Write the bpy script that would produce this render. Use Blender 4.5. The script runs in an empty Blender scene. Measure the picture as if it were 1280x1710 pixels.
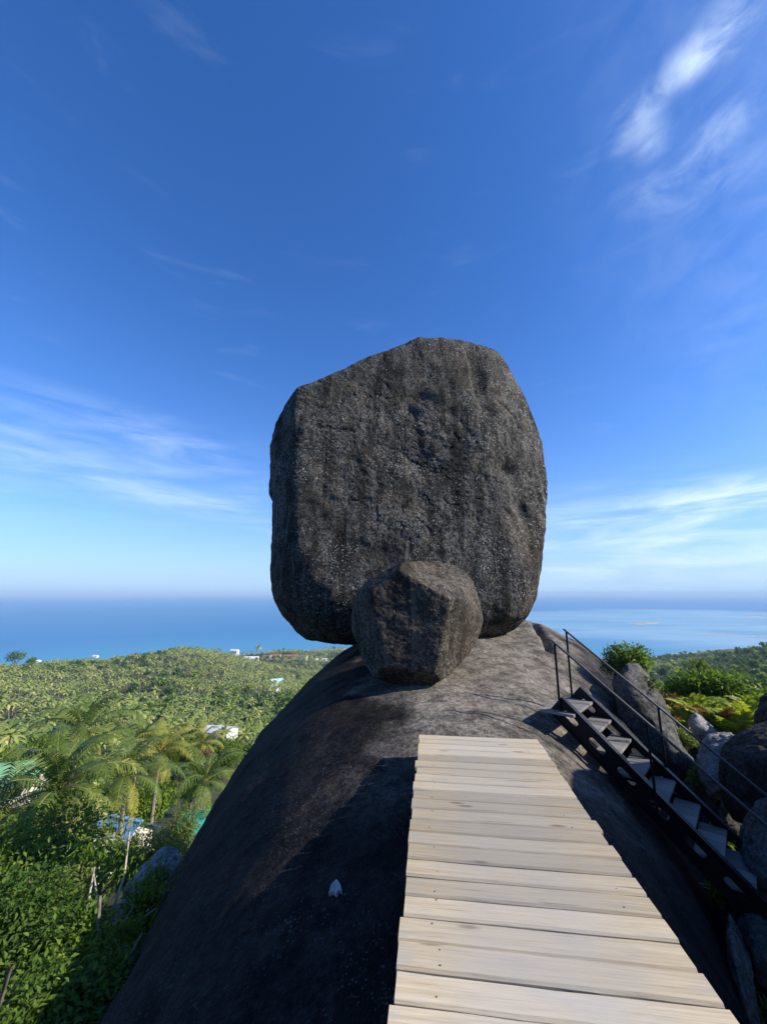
import bpy, bmesh, math, random
import numpy as np
from mathutils import Vector, Matrix, Quaternion

random.seed(7)
S = bpy.context.scene
COL = S.collection
R = math.radians

# ------------------------------------------------------------------ camera, sky, sun, exposure
FOC = 660.0                      # focal length in pixels of the 1280 x 1710 photograph
EYE = np.array([0.0, 0.0, 1.55])
PITCH = math.atan((990.5 - 855.0) / FOC)
cd = bpy.data.cameras.new('camera')
cd.sensor_fit = 'VERTICAL'; cd.sensor_height = 36.0; cd.sensor_width = 36.0
cd.lens = 36.0 * FOC / 1710.0
cd.clip_start = 0.05; cd.clip_end = 200000.0
cam = bpy.data.objects.new('camera', cd); COL.objects.link(cam)
cam.location = EYE; cam.rotation_euler = (math.pi / 2 + PITCH, 0, 0)
S.camera = cam

SUN_AZ, SUN_EL = R(102.0), R(32.5)       # azimuth clockwise from +Y (the view direction)
SUN_STRENGTH, SKY_STRENGTH = 5.0, 0.103
sd = np.array([math.sin(SUN_AZ) * math.cos(SUN_EL), math.cos(SUN_AZ) * math.cos(SUN_EL), math.sin(SUN_EL)])

world = bpy.data.worlds.new('World'); S.world = world; world.use_nodes = True


class NT:
    """small helper for node trees"""
    def __init__(self, tree):
        self.t = tree; self.n = tree.nodes; self.l = tree.links

    def new(self, typ, **kw):
        n = self.n.new(typ)
        for k, v in kw.items():
            setattr(n, k, v)
        return n

    def put(self, sock, v):
        if isinstance(v, bpy.types.NodeSocket):
            self.l.new(v, sock)
        elif v is not None:
            if hasattr(sock, 'default_value'):
                try:
                    sock.default_value = v
                except Exception:
                    sock.default_value = (*v, 1.0)

    def math(self, op, a, b=None, c=None, clamp=False):
        n = self.new('ShaderNodeMath', operation=op, use_clamp=clamp)
        self.put(n.inputs[0], a)
        if b is not None: self.put(n.inputs[1], b)
        if c is not None: self.put(n.inputs[2], c)
        return n.outputs[0]

    def vmath(self, op, a, b=None):
        n = self.new('ShaderNodeVectorMath', operation=op)
        self.put(n.inputs[0], a)
        if b is not None: self.put(n.inputs[1], b)
        return n.outputs['Value'] if op in ('DOT_PRODUCT', 'LENGTH', 'DISTANCE') else n.outputs[0]

    def noise(self, vec, scale, detail=3.0, rough=0.5, dist=0.0):
        n = self.new('ShaderNodeTexNoise')
        self.put(n.inputs['Vector'], vec)
        n.inputs['Scale'].default_value = scale; n.inputs['Detail'].default_value = detail
        n.inputs['Roughness'].default_value = rough; n.inputs['Distortion'].default_value = dist
        return n.outputs[0]

    def voronoi(self, vec, scale, feature='F1', rand=1.0):
        n = self.new('ShaderNodeTexVoronoi', feature=feature)
        self.put(n.inputs['Vector'], vec)
        n.inputs['Scale'].default_value = scale; n.inputs['Randomness'].default_value = rand
        return n

    def ramp(self, fac, stops, interp='LINEAR'):
        n = self.new('ShaderNodeValToRGB')
        cr = n.color_ramp; cr.interpolation = interp
        while len(cr.elements) > 1: cr.elements.remove(cr.elements[-1])
        for i, (p, c) in enumerate(stops):
            e = cr.elements[0] if i == 0 else cr.elements.new(p)
            e.position = p
            e.color = (c, c, c, 1) if not hasattr(c, '__len__') else (*c[:3], 1)
        self.put(n.inputs[0], fac)
        return n.outputs[0]

    def smooth(self, v, a, b):
        n = self.new('ShaderNodeMapRange', interpolation_type='SMOOTHSTEP')
        self.put(n.inputs[0], v)
        n.inputs[1].default_value = a; n.inputs[2].default_value = b
        return n.outputs[0]

    def mix(self, fac, a, b, typ='MIX'):
        n = self.new('ShaderNodeMix', data_type='RGBA', blend_type=typ)
        self.put(n.inputs[0], fac)
        for s, v in ((n.inputs[6], a), (n.inputs[7], b)):
            if isinstance(v, bpy.types.NodeSocket): self.l.new(v, s)
            else: s.default_value = (*v[:3], 1)
        return n.outputs[2]

    def mapping(self, vec, loc=(0, 0, 0), rot=(0, 0, 0), scale=(1, 1, 1)):
        n = self.new('ShaderNodeMapping')
        self.put(n.inputs[0], vec)
        n.inputs[1].default_value = loc; n.inputs[2].default_value = rot; n.inputs[3].default_value = scale
        return n.outputs[0]


def ray(px, py):
    a = (px - 640.0) / FOC; b = (py - 855.0) / FOC
    return np.array([a, math.cos(PITCH) + math.sin(PITCH) * b, math.sin(PITCH) - math.cos(PITCH) * b])


def at(px, py, d):
    """the place d metres away (measured along the ground) in a given direction from the viewpoint"""
    v = ray(px, py)
    return EYE + v * (d / math.hypot(v[0], v[1]))


# sky: Nishita with thin cirrus
w = NT(world.node_tree); w.n.clear()
sky = w.new('ShaderNodeTexSky', sky_type='NISHITA')
sky.sun_disc = False; sky.sun_elevation = SUN_EL; sky.sun_rotation = SUN_AZ
sky.altitude = 150; sky.air_density = 1.0; sky.dust_density = 0.6; sky.ozone_density = 3.0
tc = w.new('ShaderNodeTexCoord')
D = tc.outputs['Generated']
hs = w.new('ShaderNodeHueSaturation'); w.put(hs.inputs['Color'], w.mix(1.0, sky.outputs[0], (.93, 1.12, 1.56), 'MULTIPLY'))
hs.inputs['Saturation'].default_value = 1.12; hs.inputs['Value'].default_value = 1.0


def sky_frame(px, py, ang):
    """tangent axes of the sky dome about one direction"""
    c = Vector(ray(px, py)).normalized()
    e = Vector(ray(px + math.cos(ang) * 20, py + math.sin(ang) * 20)).normalized()
    u = (e - c); u = (u - c * u.dot(c)).normalized()
    return c, u, c.cross(u)


def sky_mask(px, py, ang, len_px, wid_px, amp):
    """soft elongated cloud field, amp in its middle"""
    c, u, v = sky_frame(px, py, ang)
    a = w.vmath('DOT_PRODUCT', D, tuple(u * (800.0 / len_px))); b = w.vmath('DOT_PRODUCT', D, tuple(v * (800.0 / wid_px)))
    q = w.math('ADD', w.math('MULTIPLY', a, a), w.math('MULTIPLY', b, b))
    k = w.math('MAXIMUM', w.math('MULTIPLY_ADD', q, -.30, 1.0), 0.0)
    k = w.math('MULTIPLY', w.math('MULTIPLY', k, k), amp)
    return w.math('MULTIPLY', k, w.math('GREATER_THAN', w.vmath('DOT_PRODUCT', D, tuple(c)), 0.2))


def total(lst):
    acc = None
    for a in lst:
        k = sky_mask(*a); acc = k if acc is None else w.math('ADD', acc, k)
    return acc


# thin streaky cirrus over the whole sky, thicker in the fields seen to the left and low on the right
na = w.noise(w.mapping(D, rot=(0, .13, 0), scale=(1.6, 1.6, 9.5)), 3.2, 4.0, 0.58, 0.5)
ml = total([(300, 835, 0.26, 210, 17, .62), (372, 838, 0.05, 60, 20, .38), (90, 760, 0.12, 260, 70, .42), (215, 715, 0.32, 150, 26, .30),
            (1190, 890, -0.08, 330, 75, 1.25), (1150, 850, -0.10, 130, 18, .6), (1270, 815, -0.14, 90, 18, .8)])
# fleecy cloud high on the right
c_, u_, v_ = sky_frame(1150, 180, -0.75)
cbx = w.new('ShaderNodeCombineXYZ')
w.put(cbx.inputs[0], w.vmath('DOT_PRODUCT', D, tuple(u_ * .72))); w.put(cbx.inputs[1], w.vmath('DOT_PRODUCT', D, tuple(v_)))
nb_ = w.noise(w.mapping(cbx.outputs[0], loc=(3.7, 1.9, 0)), 17.0, 5.0, 0.60, 0.5)
mr = total([(1205, 50, -0.85, 30, 20, .9), (1150, 105, -0.6, 34, 16, 1.0), (1062, 205, -0.85, 26, 20, .85), (1090, 240, -0.8, 18, 14, .6), (1200, 222, -0.80, 30, 18, .75), (1140, 310, -0.3, 60, 22, .5), (1340, 230, 1.5, 260, 170, .22)])
cov = w.math('ADD', w.math('MULTIPLY', ml, w.math('MULTIPLY', w.smooth(na, .30, .78), .55)), w.math('MULTIPLY', mr, w.math('MULTIPLY', w.smooth(nb_, .20, .78), .50)))
cov = w.math('MINIMUM', w.math('ADD', cov, w.math('MULTIPLY', w.smooth(na, .58, .85), .05)), 0.85)
# low sea haze towards the horizon all round
sep = w.new('ShaderNodeSeparateXYZ'); w.put(sep.inputs[0], D)
hz = w.math('POWER', 2.718, w.math('MULTIPLY', w.math('MAXIMUM', sep.outputs[2], 0.0), -7.0))
base = w.mix(w.math('MULTIPLY', hz, .94), hs.outputs[0], (3.35, 5.0, 7.3))
skyc = w.mix(cov, base, (6.6, 7.9, 9.8))
bg = w.new('ShaderNodeBackground'); w.put(bg.inputs[0], skyc); bg.inputs[1].default_value = SKY_STRENGTH
wo = w.new('ShaderNodeOutputWorld'); w.l.new(bg.outputs[0], wo.inputs[0])

sl = bpy.data.lights.new('sun', 'SUN'); sl.energy = SUN_STRENGTH; sl.angle = R(0.53); sl.color = (1.0, 0.945, 0.86)
sun = bpy.data.objects.new('sun', sl); COL.objects.link(sun)
sun.rotation_euler = Vector(-sd).to_track_quat('-Z', 'Y').to_euler()
sun.location = (20, -10, 30)

S.view_settings.view_transform = 'Standard'; S.view_settings.look = 'None'
S.view_settings.gamma = 1.0; S.view_settings.exposure = 0.47; S.view_settings.use_curve_mapping = False
S.render.engine = 'CYCLES'
S.cycles.use_denoising = True; S.cycles.denoising_prefilter = 'ACCURATE'; S.cycles.denoising_input_passes = 'RGB_ALBEDO_NORMAL'
try:
    S.cycles.denoiser = 'OPENIMAGEDENOISE'
except Exception:
    pass
S.cycles.max_bounces = 6; S.cycles.diffuse_bounces = 3; S.cycles.glossy_bounces = 2
S.cycles.transparent_max_bounces = 6; S.cycles.volume_bounces = 0
S.cycles.caustics_reflective = False; S.cycles.caustics_refractive = False

# ------------------------------------------------------------------ numpy helpers
def _hash(ix, iy, iz, seed):
    h = (ix.astype(np.int64) * 374761393 + iy.astype(np.int64) * 668265263 + iz.astype(np.int64) * 2147483647 + seed * 974634777)
    h = (h ^ (h >> 13)) * 1274126177
    h = h & 0x7fffffff
    h = (h ^ (h >> 16)) & 0xffffff
    return h.astype(np.float64) / 0xffffff * 2 - 1


def vnoise(P, seed=0):
    i = np.floor(P).astype(np.int64); f = P - i
    u = f * f * f * (f * (f * 6 - 15) + 10)
    out = 0
    for dx in (0, 1):
        wx = u[:, 0] if dx else 1 - u[:, 0]
        for dy in (0, 1):
            wy = u[:, 1] if dy else 1 - u[:, 1]
            for dz in (0, 1):
                wz = u[:, 2] if dz else 1 - u[:, 2]
                out = out + _hash(i[:, 0] + dx, i[:, 1] + dy, i[:, 2] + dz, seed) * wx * wy * wz
    return out


def fbm(P, scale=1.0, octs=4, seed=0, gain=0.5):
    s = 0; a = 1.0; Q = np.asarray(P, float) * scale + 17.3
    for o in range(octs):
        s = s + a * vnoise(Q, seed + o * 7); a *= gain; Q = Q * 2.03 + 5.1
    return s


def mesh_from(name, V, F, smooth=True, mats=(), attr=None):
    """F: (n,3) or (n,4) array"""
    V = np.ascontiguousarray(V, dtype=np.float32); F = np.ascontiguousarray(F, dtype=np.int32)
    me = bpy.data.meshes.new(name)
    n, k = F.shape
    me.vertices.add(len(V)); me.vertices.foreach_set('co', V.ravel())
    me.loops.add(n * k); me.loops.foreach_set('vertex_index', F.ravel())
    me.polygons.add(n)
    me.polygons.foreach_set('loop_start', np.arange(0, n * k, k, dtype=np.int32))
    me.polygons.foreach_set('loop_total', np.full(n, k, dtype=np.int32))
    if smooth: me.polygons.foreach_set('use_smooth', np.ones(n, dtype=bool))
    for m in mats: me.materials.append(m)
    if attr is not None:
        for an, av in attr.items():
            a = me.attributes.new(an, 'FLOAT', 'POINT'); a.data.foreach_set('value', np.asarray(av, dtype=np.float32))
    me.update(calc_edges=True); me.validate()
    return me


def link(name, me, parent=None, loc=None, rot=None, scale=None):
    o = bpy.data.objects.new(name, me); COL.objects.link(o)
    if parent is not None: o.parent = parent
    if loc is not None: o.location = tuple(float(v) for v in loc)
    if rot is not None: o.rotation_euler = tuple(float(v) for v in rot)
    if scale is not None: o.scale = tuple(float(v) for v in scale) if hasattr(scale, '__len__') else (scale,) * 3
    return o


def tag(o, label=None, cat=None, group=None, kind=None):
    if label: o['label'] = label
    if cat: o['category'] = cat
    if group: o['group'] = group
    if kind: o['kind'] = kind
    return o


def empty(name, loc, label, cat, group=None, rz=0.0):
    o = link(name, None, None, loc, (0, 0, rz)); o.empty_display_size = .2
    return tag(o, label, cat, group)


def bm_mesh(name, bm, mats=(), smooth=False):
    bmesh.ops.recalc_face_normals(bm, faces=bm.faces[:])
    me = bpy.data.meshes.new(name); bm.to_mesh(me); bm.free()
    for m in mats: me.materials.append(m)
    if smooth: me.polygons.foreach_set('use_smooth', np.ones(len(me.polygons), dtype=bool))
    return me


def box_bm(bm, lo, hi, bevel=0.0):
    r = bmesh.ops.create_cube(bm, size=1.0)
    lo = Vector(lo); hi = Vector(hi)
    for v in r['verts']:
        v.co = Vector([lo[i] + (v.co[i] + .5) * (hi[i] - lo[i]) for i in range(3)])
    if bevel > 0:
        es = list({e for v in r['verts'] for e in v.link_edges})
        bmesh.ops.bevel(bm, geom=es, offset=bevel, segments=1, affect='EDGES')


def box_mesh(name, lo, hi, mat, bevel=0.0):
    bm = bmesh.new(); box_bm(bm, lo, hi, bevel); return bm_mesh(name, bm, (mat,))


def tube(points, radii, seg=6, cap=True):
    """tapered tube along points, returns V,F(quads)"""
    P = np.asarray(points, float); n = len(P)
    T = np.gradient(P, axis=0); T /= np.linalg.norm(T, axis=1)[:, None] + 1e-9
    ref = np.array([0.0, 0, 1]) if abs(T[0, 2]) < .9 else np.array([1.0, 0, 0])
    V = []
    for i in range(n):
        a = np.cross(T[i], ref); a /= np.linalg.norm(a) + 1e-9; b = np.cross(T[i], a)
        th = np.arange(seg) / seg * 2 * np.pi
        V.append(P[i] + radii[i] * (np.cos(th)[:, None] * a + np.sin(th)[:, None] * b))
    V = np.concatenate(V)
    F = []
    for i in range(n - 1):
        for j in range(seg):
            F.append((i * seg + j, i * seg + (j + 1) % seg, (i + 1) * seg + (j + 1) % seg, (i + 1) * seg + j))
    return V, np.array(F)


def join(parts):
    V = []; F = []; k = 0
    for v, f in parts:
        V.append(v); F.append(np.asarray(f) + k); k += len(v)
    return np.concatenate(V), np.concatenate(F)


# ------------------------------------------------------------------ materials
def new_mat(name):
    m = bpy.data.materials.new(name); m.use_nodes = True
    t = NT(m.node_tree); t.n.clear()
    out = t.new('ShaderNodeOutputMaterial')
    b = t.new('ShaderNodeBsdfPrincipled'); t.l.new(b.outputs[0], out.inputs[0])
    return m, t, b, out


def plain(name, col, rough=.6, metal=0.0, var=.15, spec=.4, vscale=6.0):
    m, t, b, _ = new_mat(name)
    co = t.new('ShaderNodeTexCoord').outputs['Object']
    n = t.noise(co, vscale, 5.0, .6)
    c = t.mix(t.smooth(n, .3, .7), tuple(v * (1 - var) for v in col), tuple(min(1, v * (1 + var)) for v in col))
    t.put(b.inputs['Base Color'], c)
    b.inputs['Roughness'].default_value = rough; b.inputs['Metallic'].default_value = metal
    b.inputs['Specular IOR Level'].default_value = spec
    return m


def granite(name, dark, light, brown, brown_amt=.3, speck=.5, patch=.5, streak=.5, worn=None, grain=38.0, bump=.6, lichen=0.0):
    """coarse weathered granite: lichen-dark patches, pale feldspar crystals, rain streaks"""
    m, t, b, _ = new_mat(name)
    geo = t.new('ShaderNodeNewGeometry'); P = geo.outputs['Position']
    big = t.noise(P, .55, 5.0, .6, .3)
    mid = t.noise(P, 2.6, 5.0, .62)
    fine = t.noise(P, 16.0, 4.0, .65)
    stn = t.noise(t.mapping(P, scale=(2.6, 2.6, .28)), 1.0, 4.0, .6, .2)
    c = t.mix(t.smooth(fine, .34, .68), dark, light)
    c = t.mix(t.math('MULTIPLY', t.smooth(big, .50, .66), brown_amt), c, brown)
    c = t.mix(t.math('MULTIPLY', t.smooth(mid, .50, .68), patch), c, tuple(v * .38 for v in dark))
    c = t.mix(t.math('MULTIPLY', t.smooth(stn, .49, .60), streak), c, tuple(v * .45 for v in dark))
    if lichen > 0:
        bl_ = t.noise(t.mapping(P, scale=(1, 1, .55)), .62, 4.0, .62, .5)
        c = t.mix(t.math('MULTIPLY', t.smooth(bl_, .50, .62), lichen), c, tuple(v * .5 for v in dark))
        ls_ = t.noise(t.mapping(P, scale=(5.5, 5.5, .35)), 1.0, 3.0, .6, .2)
        c = t.mix(t.math('MULTIPLY', t.smooth(ls_, .56, .68), lichen * .8), c, tuple(v * 1.25 for v in light))
    if worn is not None:
        wf = worn(t, P)
        wc = t.mix(t.smooth(fine, .30, .70), (.105, .088, .068), (.31, .27, .215))
        c = t.mix(wf, c, wc)
    # crystals
    v1 = t.voronoi(P, grain); v2 = t.voronoi(P, grain * .42)
    def crystals(v, thr, size):
        rnd = t.new('ShaderNodeSeparateColor'); t.put(rnd.inputs[0], v.outputs['Color'])
        pick = t.math('GREATER_THAN', rnd.outputs[0], thr)
        near = t.math('SUBTRACT', 1.0, t.smooth(v.outputs['Distance'], size * .55, size))
        return t.math('MULTIPLY', t.math('MULTIPLY', pick, near), rnd.outputs[1])
    k1 = crystals(v1, .72, .5); k2 = crystals(v2, .86, .30)
    zone = t.smooth(t.noise(P, .8, 4.0, .65), .42, .60)
    kk = t.math('MULTIPLY', t.math('ADD', k1, k2, clamp=True), t.math('MULTIPLY_ADD', zone, speck * .95, speck * .10))
    c = t.mix(kk, c, (.46, .45, .42))
    t.put(b.inputs['Base Color'], c)
    b.inputs['Roughness'].default_value = .82
    b.inputs['Specular IOR Level'].default_value = .07
    h = t.math('ADD', t.math('MULTIPLY', fine, .55), t.math('MULTIPLY', t.math('SUBTRACT', 1.0, v1.outputs['Distance']), .22))
    h = t.math('ADD', h, t.math('MULTIPLY', t.noise(P, 60.0, 3.0, .6), .20))
    h = t.math('ADD', h, t.math('MULTIPLY', mid, .35))
    bp = t.new('ShaderNodeBump'); bp.inputs['Strength'].default_value = bump; bp.inputs['Distance'].default_value = .05
    t.put(bp.inputs['Height'], h); t.put(b.inputs['Normal'], bp.outputs[0])
    return m


def wood(name, a, bcol, c3, rough=.8):
    """weathered softwood; grain along local X, each board its own tone"""
    m, t, b, _ = new_mat(name)
    co = t.new('ShaderNodeTexCoord').outputs['Object']
    oi = t.new('ShaderNodeObjectInfo')
    off = t.new('ShaderNodeCombineXYZ')
    t.put(off.inputs[0], t.math('MULTIPLY', oi.outputs['Random'], 37.0)); t.put(off.inputs[1], t.math('MULTIPLY', oi.outputs['Random'], 91.0))
    p = t.vmath('ADD', co, off.outputs[0])
    g1 = t.noise(t.mapping(p, scale=(1.6, 62, 12)), 1.0, 4.0, .6, .6)
    g2 = t.noise(t.mapping(p, scale=(4.5, 130, 30)), 1.0, 3.0, .6, .3)
    blot = t.noise(t.mapping(p, scale=(3.0, 9, 5)), 1.0, 5.0, .65, .6)
    c = t.mix(t.smooth(g1, .28, .72), a, bcol)
    c = t.mix(t.math('MULTIPLY', t.smooth(blot, .45, .68), .65), c, c3)
    c = t.mix(t.math('MULTIPLY', t.smooth(g2, .50, .74), .42), c, tuple(v * .48 for v in a))
    sx_ = t.new('ShaderNodeSeparateXYZ'); t.put(sx_.inputs[0], co)
    walked = t.math('SUBTRACT', 1.0, t.smooth(t.math('ADD', t.math('ABSOLUTE', sx_.outputs[0]), t.math('MULTIPLY', t.math('SUBTRACT', blot, .5), .7)), .20, .52))
    c = t.mix(t.math('MULTIPLY', walked, .55), c, c3)
    crack = t.noise(t.mapping(p, scale=(.9, 48, 10)), 1.0, 2.0, .5, .5)
    ck = t.smooth(crack, .69, .73)
    c = t.mix(t.math('MULTIPLY', ck, .8), c, (.06, .035, .022))
    kv = t.voronoi(t.mapping(p, scale=(2.2, 9, 4)), 1.0)
    kr = t.new('ShaderNodeSeparateColor'); t.put(kr.inputs[0], kv.outputs['Color'])
    kn = t.math('MULTIPLY', t.math('GREATER_THAN', kr.outputs[0], .62), t.math('SUBTRACT', 1.0, t.smooth(kv.outputs['Distance'], .08, .19)))
    c = t.mix(t.math('MULTIPLY', kn, .62), c, (.12, .07, .04))
    tone = t.math('MULTIPLY_ADD', oi.outputs['Random'], .46, .72)
    mul = t.new('ShaderNodeVectorMath', operation='SCALE'); t.put(mul.inputs[0], c); t.put(mul.inputs['Scale'], tone)
    t.put(b.inputs['Base Color'], mul.outputs[0])
    b.inputs['Roughness'].default_value = rough; b.inputs['Specular IOR Level'].default_value = .2
    bp = t.new('ShaderNodeBump'); bp.inputs['Strength'].default_value = .5; bp.inputs['Distance'].default_value = .006
    t.put(bp.inputs['Height'], t.math('SUBTRACT', t.math('ADD', g1, t.math('MULTIPLY', g2, .7)), t.math('MULTIPLY', ck, 1.5)))
    t.put(b.inputs['Normal'], bp.outputs[0])
    return m


def leafy(name, c1, c2, c3=None, trans=.35, rough=.5, objvar=.5, spec=.15):
    """leaves: tint varies by leaf (attribute) and by plant, light comes through"""
    m, t, b, out = new_mat(name)
    at_ = t.new('ShaderNodeAttribute', attribute_name='tint').outputs['Fac']
    oi = t.new('ShaderNodeObjectInfo').outputs['Random']
    f = t.math('MULTIPLY_ADD', t.math('SUBTRACT', oi, .5), objvar, at_, clamp=True)
    stops = [(0.0, c1), (.75, c2)] + ([(1.0, c3)] if c3 else [])
    c = t.ramp(f, stops)
    t.put(b.inputs['Base Color'], c); b.inputs['Roughness'].default_value = rough
    b.inputs['Specular IOR Level'].default_value = spec
    tr = t.new('ShaderNodeBsdfTranslucent')
    t.put(tr.inputs[0], t.mix(1.0, c, (1.5, 1.5, .55), 'MULTIPLY'))
    mx = t.new('ShaderNodeMixShader'); mx.inputs[0].default_value = trans
    t.l.new(b.outputs[0], mx.inputs[1]); t.l.new(tr.outputs[0], mx.inputs[2]); t.l.new(mx.outputs[0], out.inputs[0])
    return m


def worn_path(t, P):
    """bare brownish granite where people walk between the deck end and the boulders"""
    sp = t.new('ShaderNodeSeparateXYZ'); t.put(sp.inputs[0], P)
    axis = t.math('MULTIPLY_ADD', sp.outputs[1], .26, -.15)
    dx = t.math('ABSOLUTE', t.math('SUBTRACT', sp.outputs[0], axis))
    wd = t.math('MULTIPLY_ADD', sp.outputs[1], .22, .35)
    q = t.math('SUBTRACT', t.math('DIVIDE', dx, wd), t.math('MULTIPLY', t.math('SUBTRACT', t.noise(P, .9, 4.0, .6, .4), .5), 2.4))
    a = t.math('SUBTRACT', 1.0, t.smooth(q, .35, 1.25))
    b = t.smooth(sp.outputs[1], 3.6, 5.6)
    n = t.math('MULTIPLY_ADD', t.smooth(t.noise(P, 3.2, 4.0, .65), .35, .62), .55, .45)
    return t.math('MULTIPLY', t.math('MULTIPLY', a, b), n)


M = {}
M['boulder'] = granite('boulder_granite', (.020, .019, .0172), (.158, .148, .128), (.155, .118, .076), .35, .85, .70, .60, grain=24.0, bump=1.0, lichen=.48)
M['chock'] = granite('brown_granite', (.034, .029, .024), (.14, .118, .09), (.20, .135, .07), .65, .45, .60, .60, grain=32.0, bump=.9, lichen=.5)
M['dome'] = granite('outcrop_granite', (.0075, .0070, .0066), (.024, .022, .0195), (.060, .047, .036), .25, .17, .45, .55, worn=worn_path, grain=52.0, bump=.6)
M['grey_rock'] = granite('grey_granite', (.055, .052, .046), (.155, .148, .132), (.14, .12, .09), .30, .35, .35, .45, grain=45.0, bump=.7)
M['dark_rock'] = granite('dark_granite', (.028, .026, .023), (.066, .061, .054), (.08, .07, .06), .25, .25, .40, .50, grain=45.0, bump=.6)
M['pale_rock'] = granite('pale_granite', (.17, .165, .155), (.33, .32, .30), (.25, .20, .14), .30, .30, .30, .35, grain=40.0, bump=.6)
M['scar'] = plain('broken_face', (.30, .29, .27), .85, var=.3, vscale=30)
M['deck'] = wood('deck_wood', (.43, .335, .205), (.56, .46, .305), (.40, .365, .305))
M['tread'] = wood('tread_wood', (.17, .15, .125), (.26, .235, .20), (.20, .185, .165))
M['joist'] = wood('joist_wood', (.07, .052, .038), (.11, .085, .06), (.07, .06, .05))
M['steel'] = plain('black_painted_steel', (.006, .006, .0065), .5, 0.0, .25, .25, 20)
M['screw'] = plain('rusty_screw', (.16, .10, .06), .7, .2, .3, .3, 60)
M['rail'] = plain('worn_black_rail', (.05, .05, .05), .5, 0.0, .25, .4, 20)
M['bark'] = plain('bark', (.15, .125, .095), .9, var=.45, vscale=9, spec=.1)
M['pale_bark'] = plain('pale_bark', (.42, .37, .29), .85, var=.3, vscale=8, spec=.1)
M['palm_bark'] = plain('palm_bark', (.23, .195, .15), .9, var=.35, vscale=14, spec=.1)
M['frond'] = leafy('palm_frond_leaf', (.050, .095, .020), (.145, .195, .040), (.42, .40, .11), .32, .38, .35)
M['frond_y'] = leafy('yellow_frond_leaf', (0.150, 0.175, 0.028), (0.312, 0.300, 0.056), (0.425, 0.338, 0.090), .35, .42, .3)
M['frond_far'] = leafy('far_palm_leaf', (.110, .165, .040), (.30, .345, .085), (.50, .47, .16), .25, .5, .6)
M['leaf'] = leafy('broad_leaf', (.050, .100, .018), (.165, .245, .038), (.33, .38, .065), .40, .5, .35)
M['leaf_y'] = leafy('yellow_green_leaf', (0.078, 0.137, 0.014), (0.202, 0.280, 0.029), (0.312, 0.351, 0.053), .40, .45, .35)
M['leaf_olive'] = leafy('olive_leaf', (0.077, 0.112, 0.028), (0.168, 0.210, 0.050), (0.266, 0.280, 0.076), .35, .5, .35)
M['leaf_far'] = leafy('far_tree_leaf', (.050, .100, .024), (.185, .265, .048), (.38, .41, .085), .30, .5, .8)
M['fern'] = leafy('fern_leaf', (.12, .18, .025), (.29, .34, .05), (.42, .40, .08), .40, .5, .5)
M['dry'] = leafy('dry_leaf', (.12, .07, .035), (.24, .14, .06), (.33, .22, .10), .30, .7, .4)
M['grass'] = leafy('grass_blade', (0.078, 0.143, 0.023), (0.182, 0.260, 0.047), (0.325, 0.338, 0.105), .35, .55, .3)

# terrain
m, t, b, _ = new_mat('hillside_soil'); M['soil'] = m
P = t.new('ShaderNodeNewGeometry').outputs['Position']
sp = t.new('ShaderNodeSeparateXYZ'); t.put(sp.inputs[0], P)
n1 = t.noise(P, .22, 6.0, .65, .4); n2 = t.noise(P, 2.4, 5.0, .65); n3 = t.noise(P, .02, 4.0, .6)
c = t.mix(t.smooth(n1, .38, .62), (.030, .050, .014), (.075, .075, .035))
c = t.mix(t.math('MULTIPLY', t.smooth(n2, .48, .66), .6), c, (.105, .082, .052))
c = t.mix(t.math('MULTIPLY', t.smooth(n3, .55, .65), .4), c, (.10, .12, .035))
shore = t.math('SUBTRACT', 1.0, t.smooth(t.math('ADD', sp.outputs[2], t.math('MULTIPLY', n3, 1.5)), -125.9, -124.6))
c = t.mix(shore, c, (.44, .39, .31))
t.put(b.inputs['Base Color'], c); b.inputs['Roughness'].default_value = .95; b.inputs['Specular IOR Level'].default_value = .1
bp = t.new('ShaderNodeBump'); bp.inputs['Strength'].default_value = .8; bp.inputs['Distance'].default_value = .15
t.put(bp.inputs['Height'], n2); t.put(b.inputs['Normal'], bp.outputs[0])

# sea: deep blue, paler over the shallow reef flat
SEA_Z = -126.5
m, t, b, _ = new_mat('sea_water'); M['sea'] = m
P = t.new('ShaderNodeNewGeometry').outputs['Position']
sp = t.new('ShaderNodeSeparateXYZ'); t.put(sp.inputs[0], P)
flat = t.new('ShaderNodeCombineXYZ'); t.put(flat.inputs[0], sp.outputs[0]); t.put(flat.inputs[1], sp.outputs[1])
fv = flat.outputs[0]
wob = t.math('MULTIPLY', t.math('SUBTRACT', t.noise(fv, .0011, 5.0, .6, .5), .5), 1900.0)
# reef flat in the bay east of the hill
dbay = t.math('ADD', t.vmath('DISTANCE', fv, (1750.0, 1850.0, 0)), t.math('MULTIPLY', wob, .55))
reef = t.math('SUBTRACT', 1.0, t.smooth(dbay, 1000.0, 1650.0))
dl = t.math('ADD', t.vmath('LENGTH', fv), t.math('MULTIPLY', wob, .10))
fringe = t.math('SUBTRACT', 1.0, t.smooth(dl, 960.0, 1500.0))
pat = t.noise(t.mapping(fv, rot=(0, 0, .5), scale=(1, 3.2, 1)), .0016, 5.0, .6, .8)
deep = t.mix(t.smooth(t.noise(t.mapping(fv, scale=(.25, 1, 1)), .00035, 4.0, .6), .35, .65), (.015, .150, .315), (.024, .180, .350))
c = t.mix(t.math('MULTIPLY', fringe, .75), deep, (.055, .26, .38))
shal = t.mix(t.smooth(pat, .38, .62), (.16, .33, .42), (.29, .45, .51))
c = t.mix(t.math('MULTIPLY', reef, .85), c, shal)
t.put(b.inputs['Base Color'], c)
b.inputs['Roughness'].default_value = .38; b.inputs['IOR'].default_value = 1.33; b.inputs['Specular IOR Level'].default_value = .35
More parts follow.
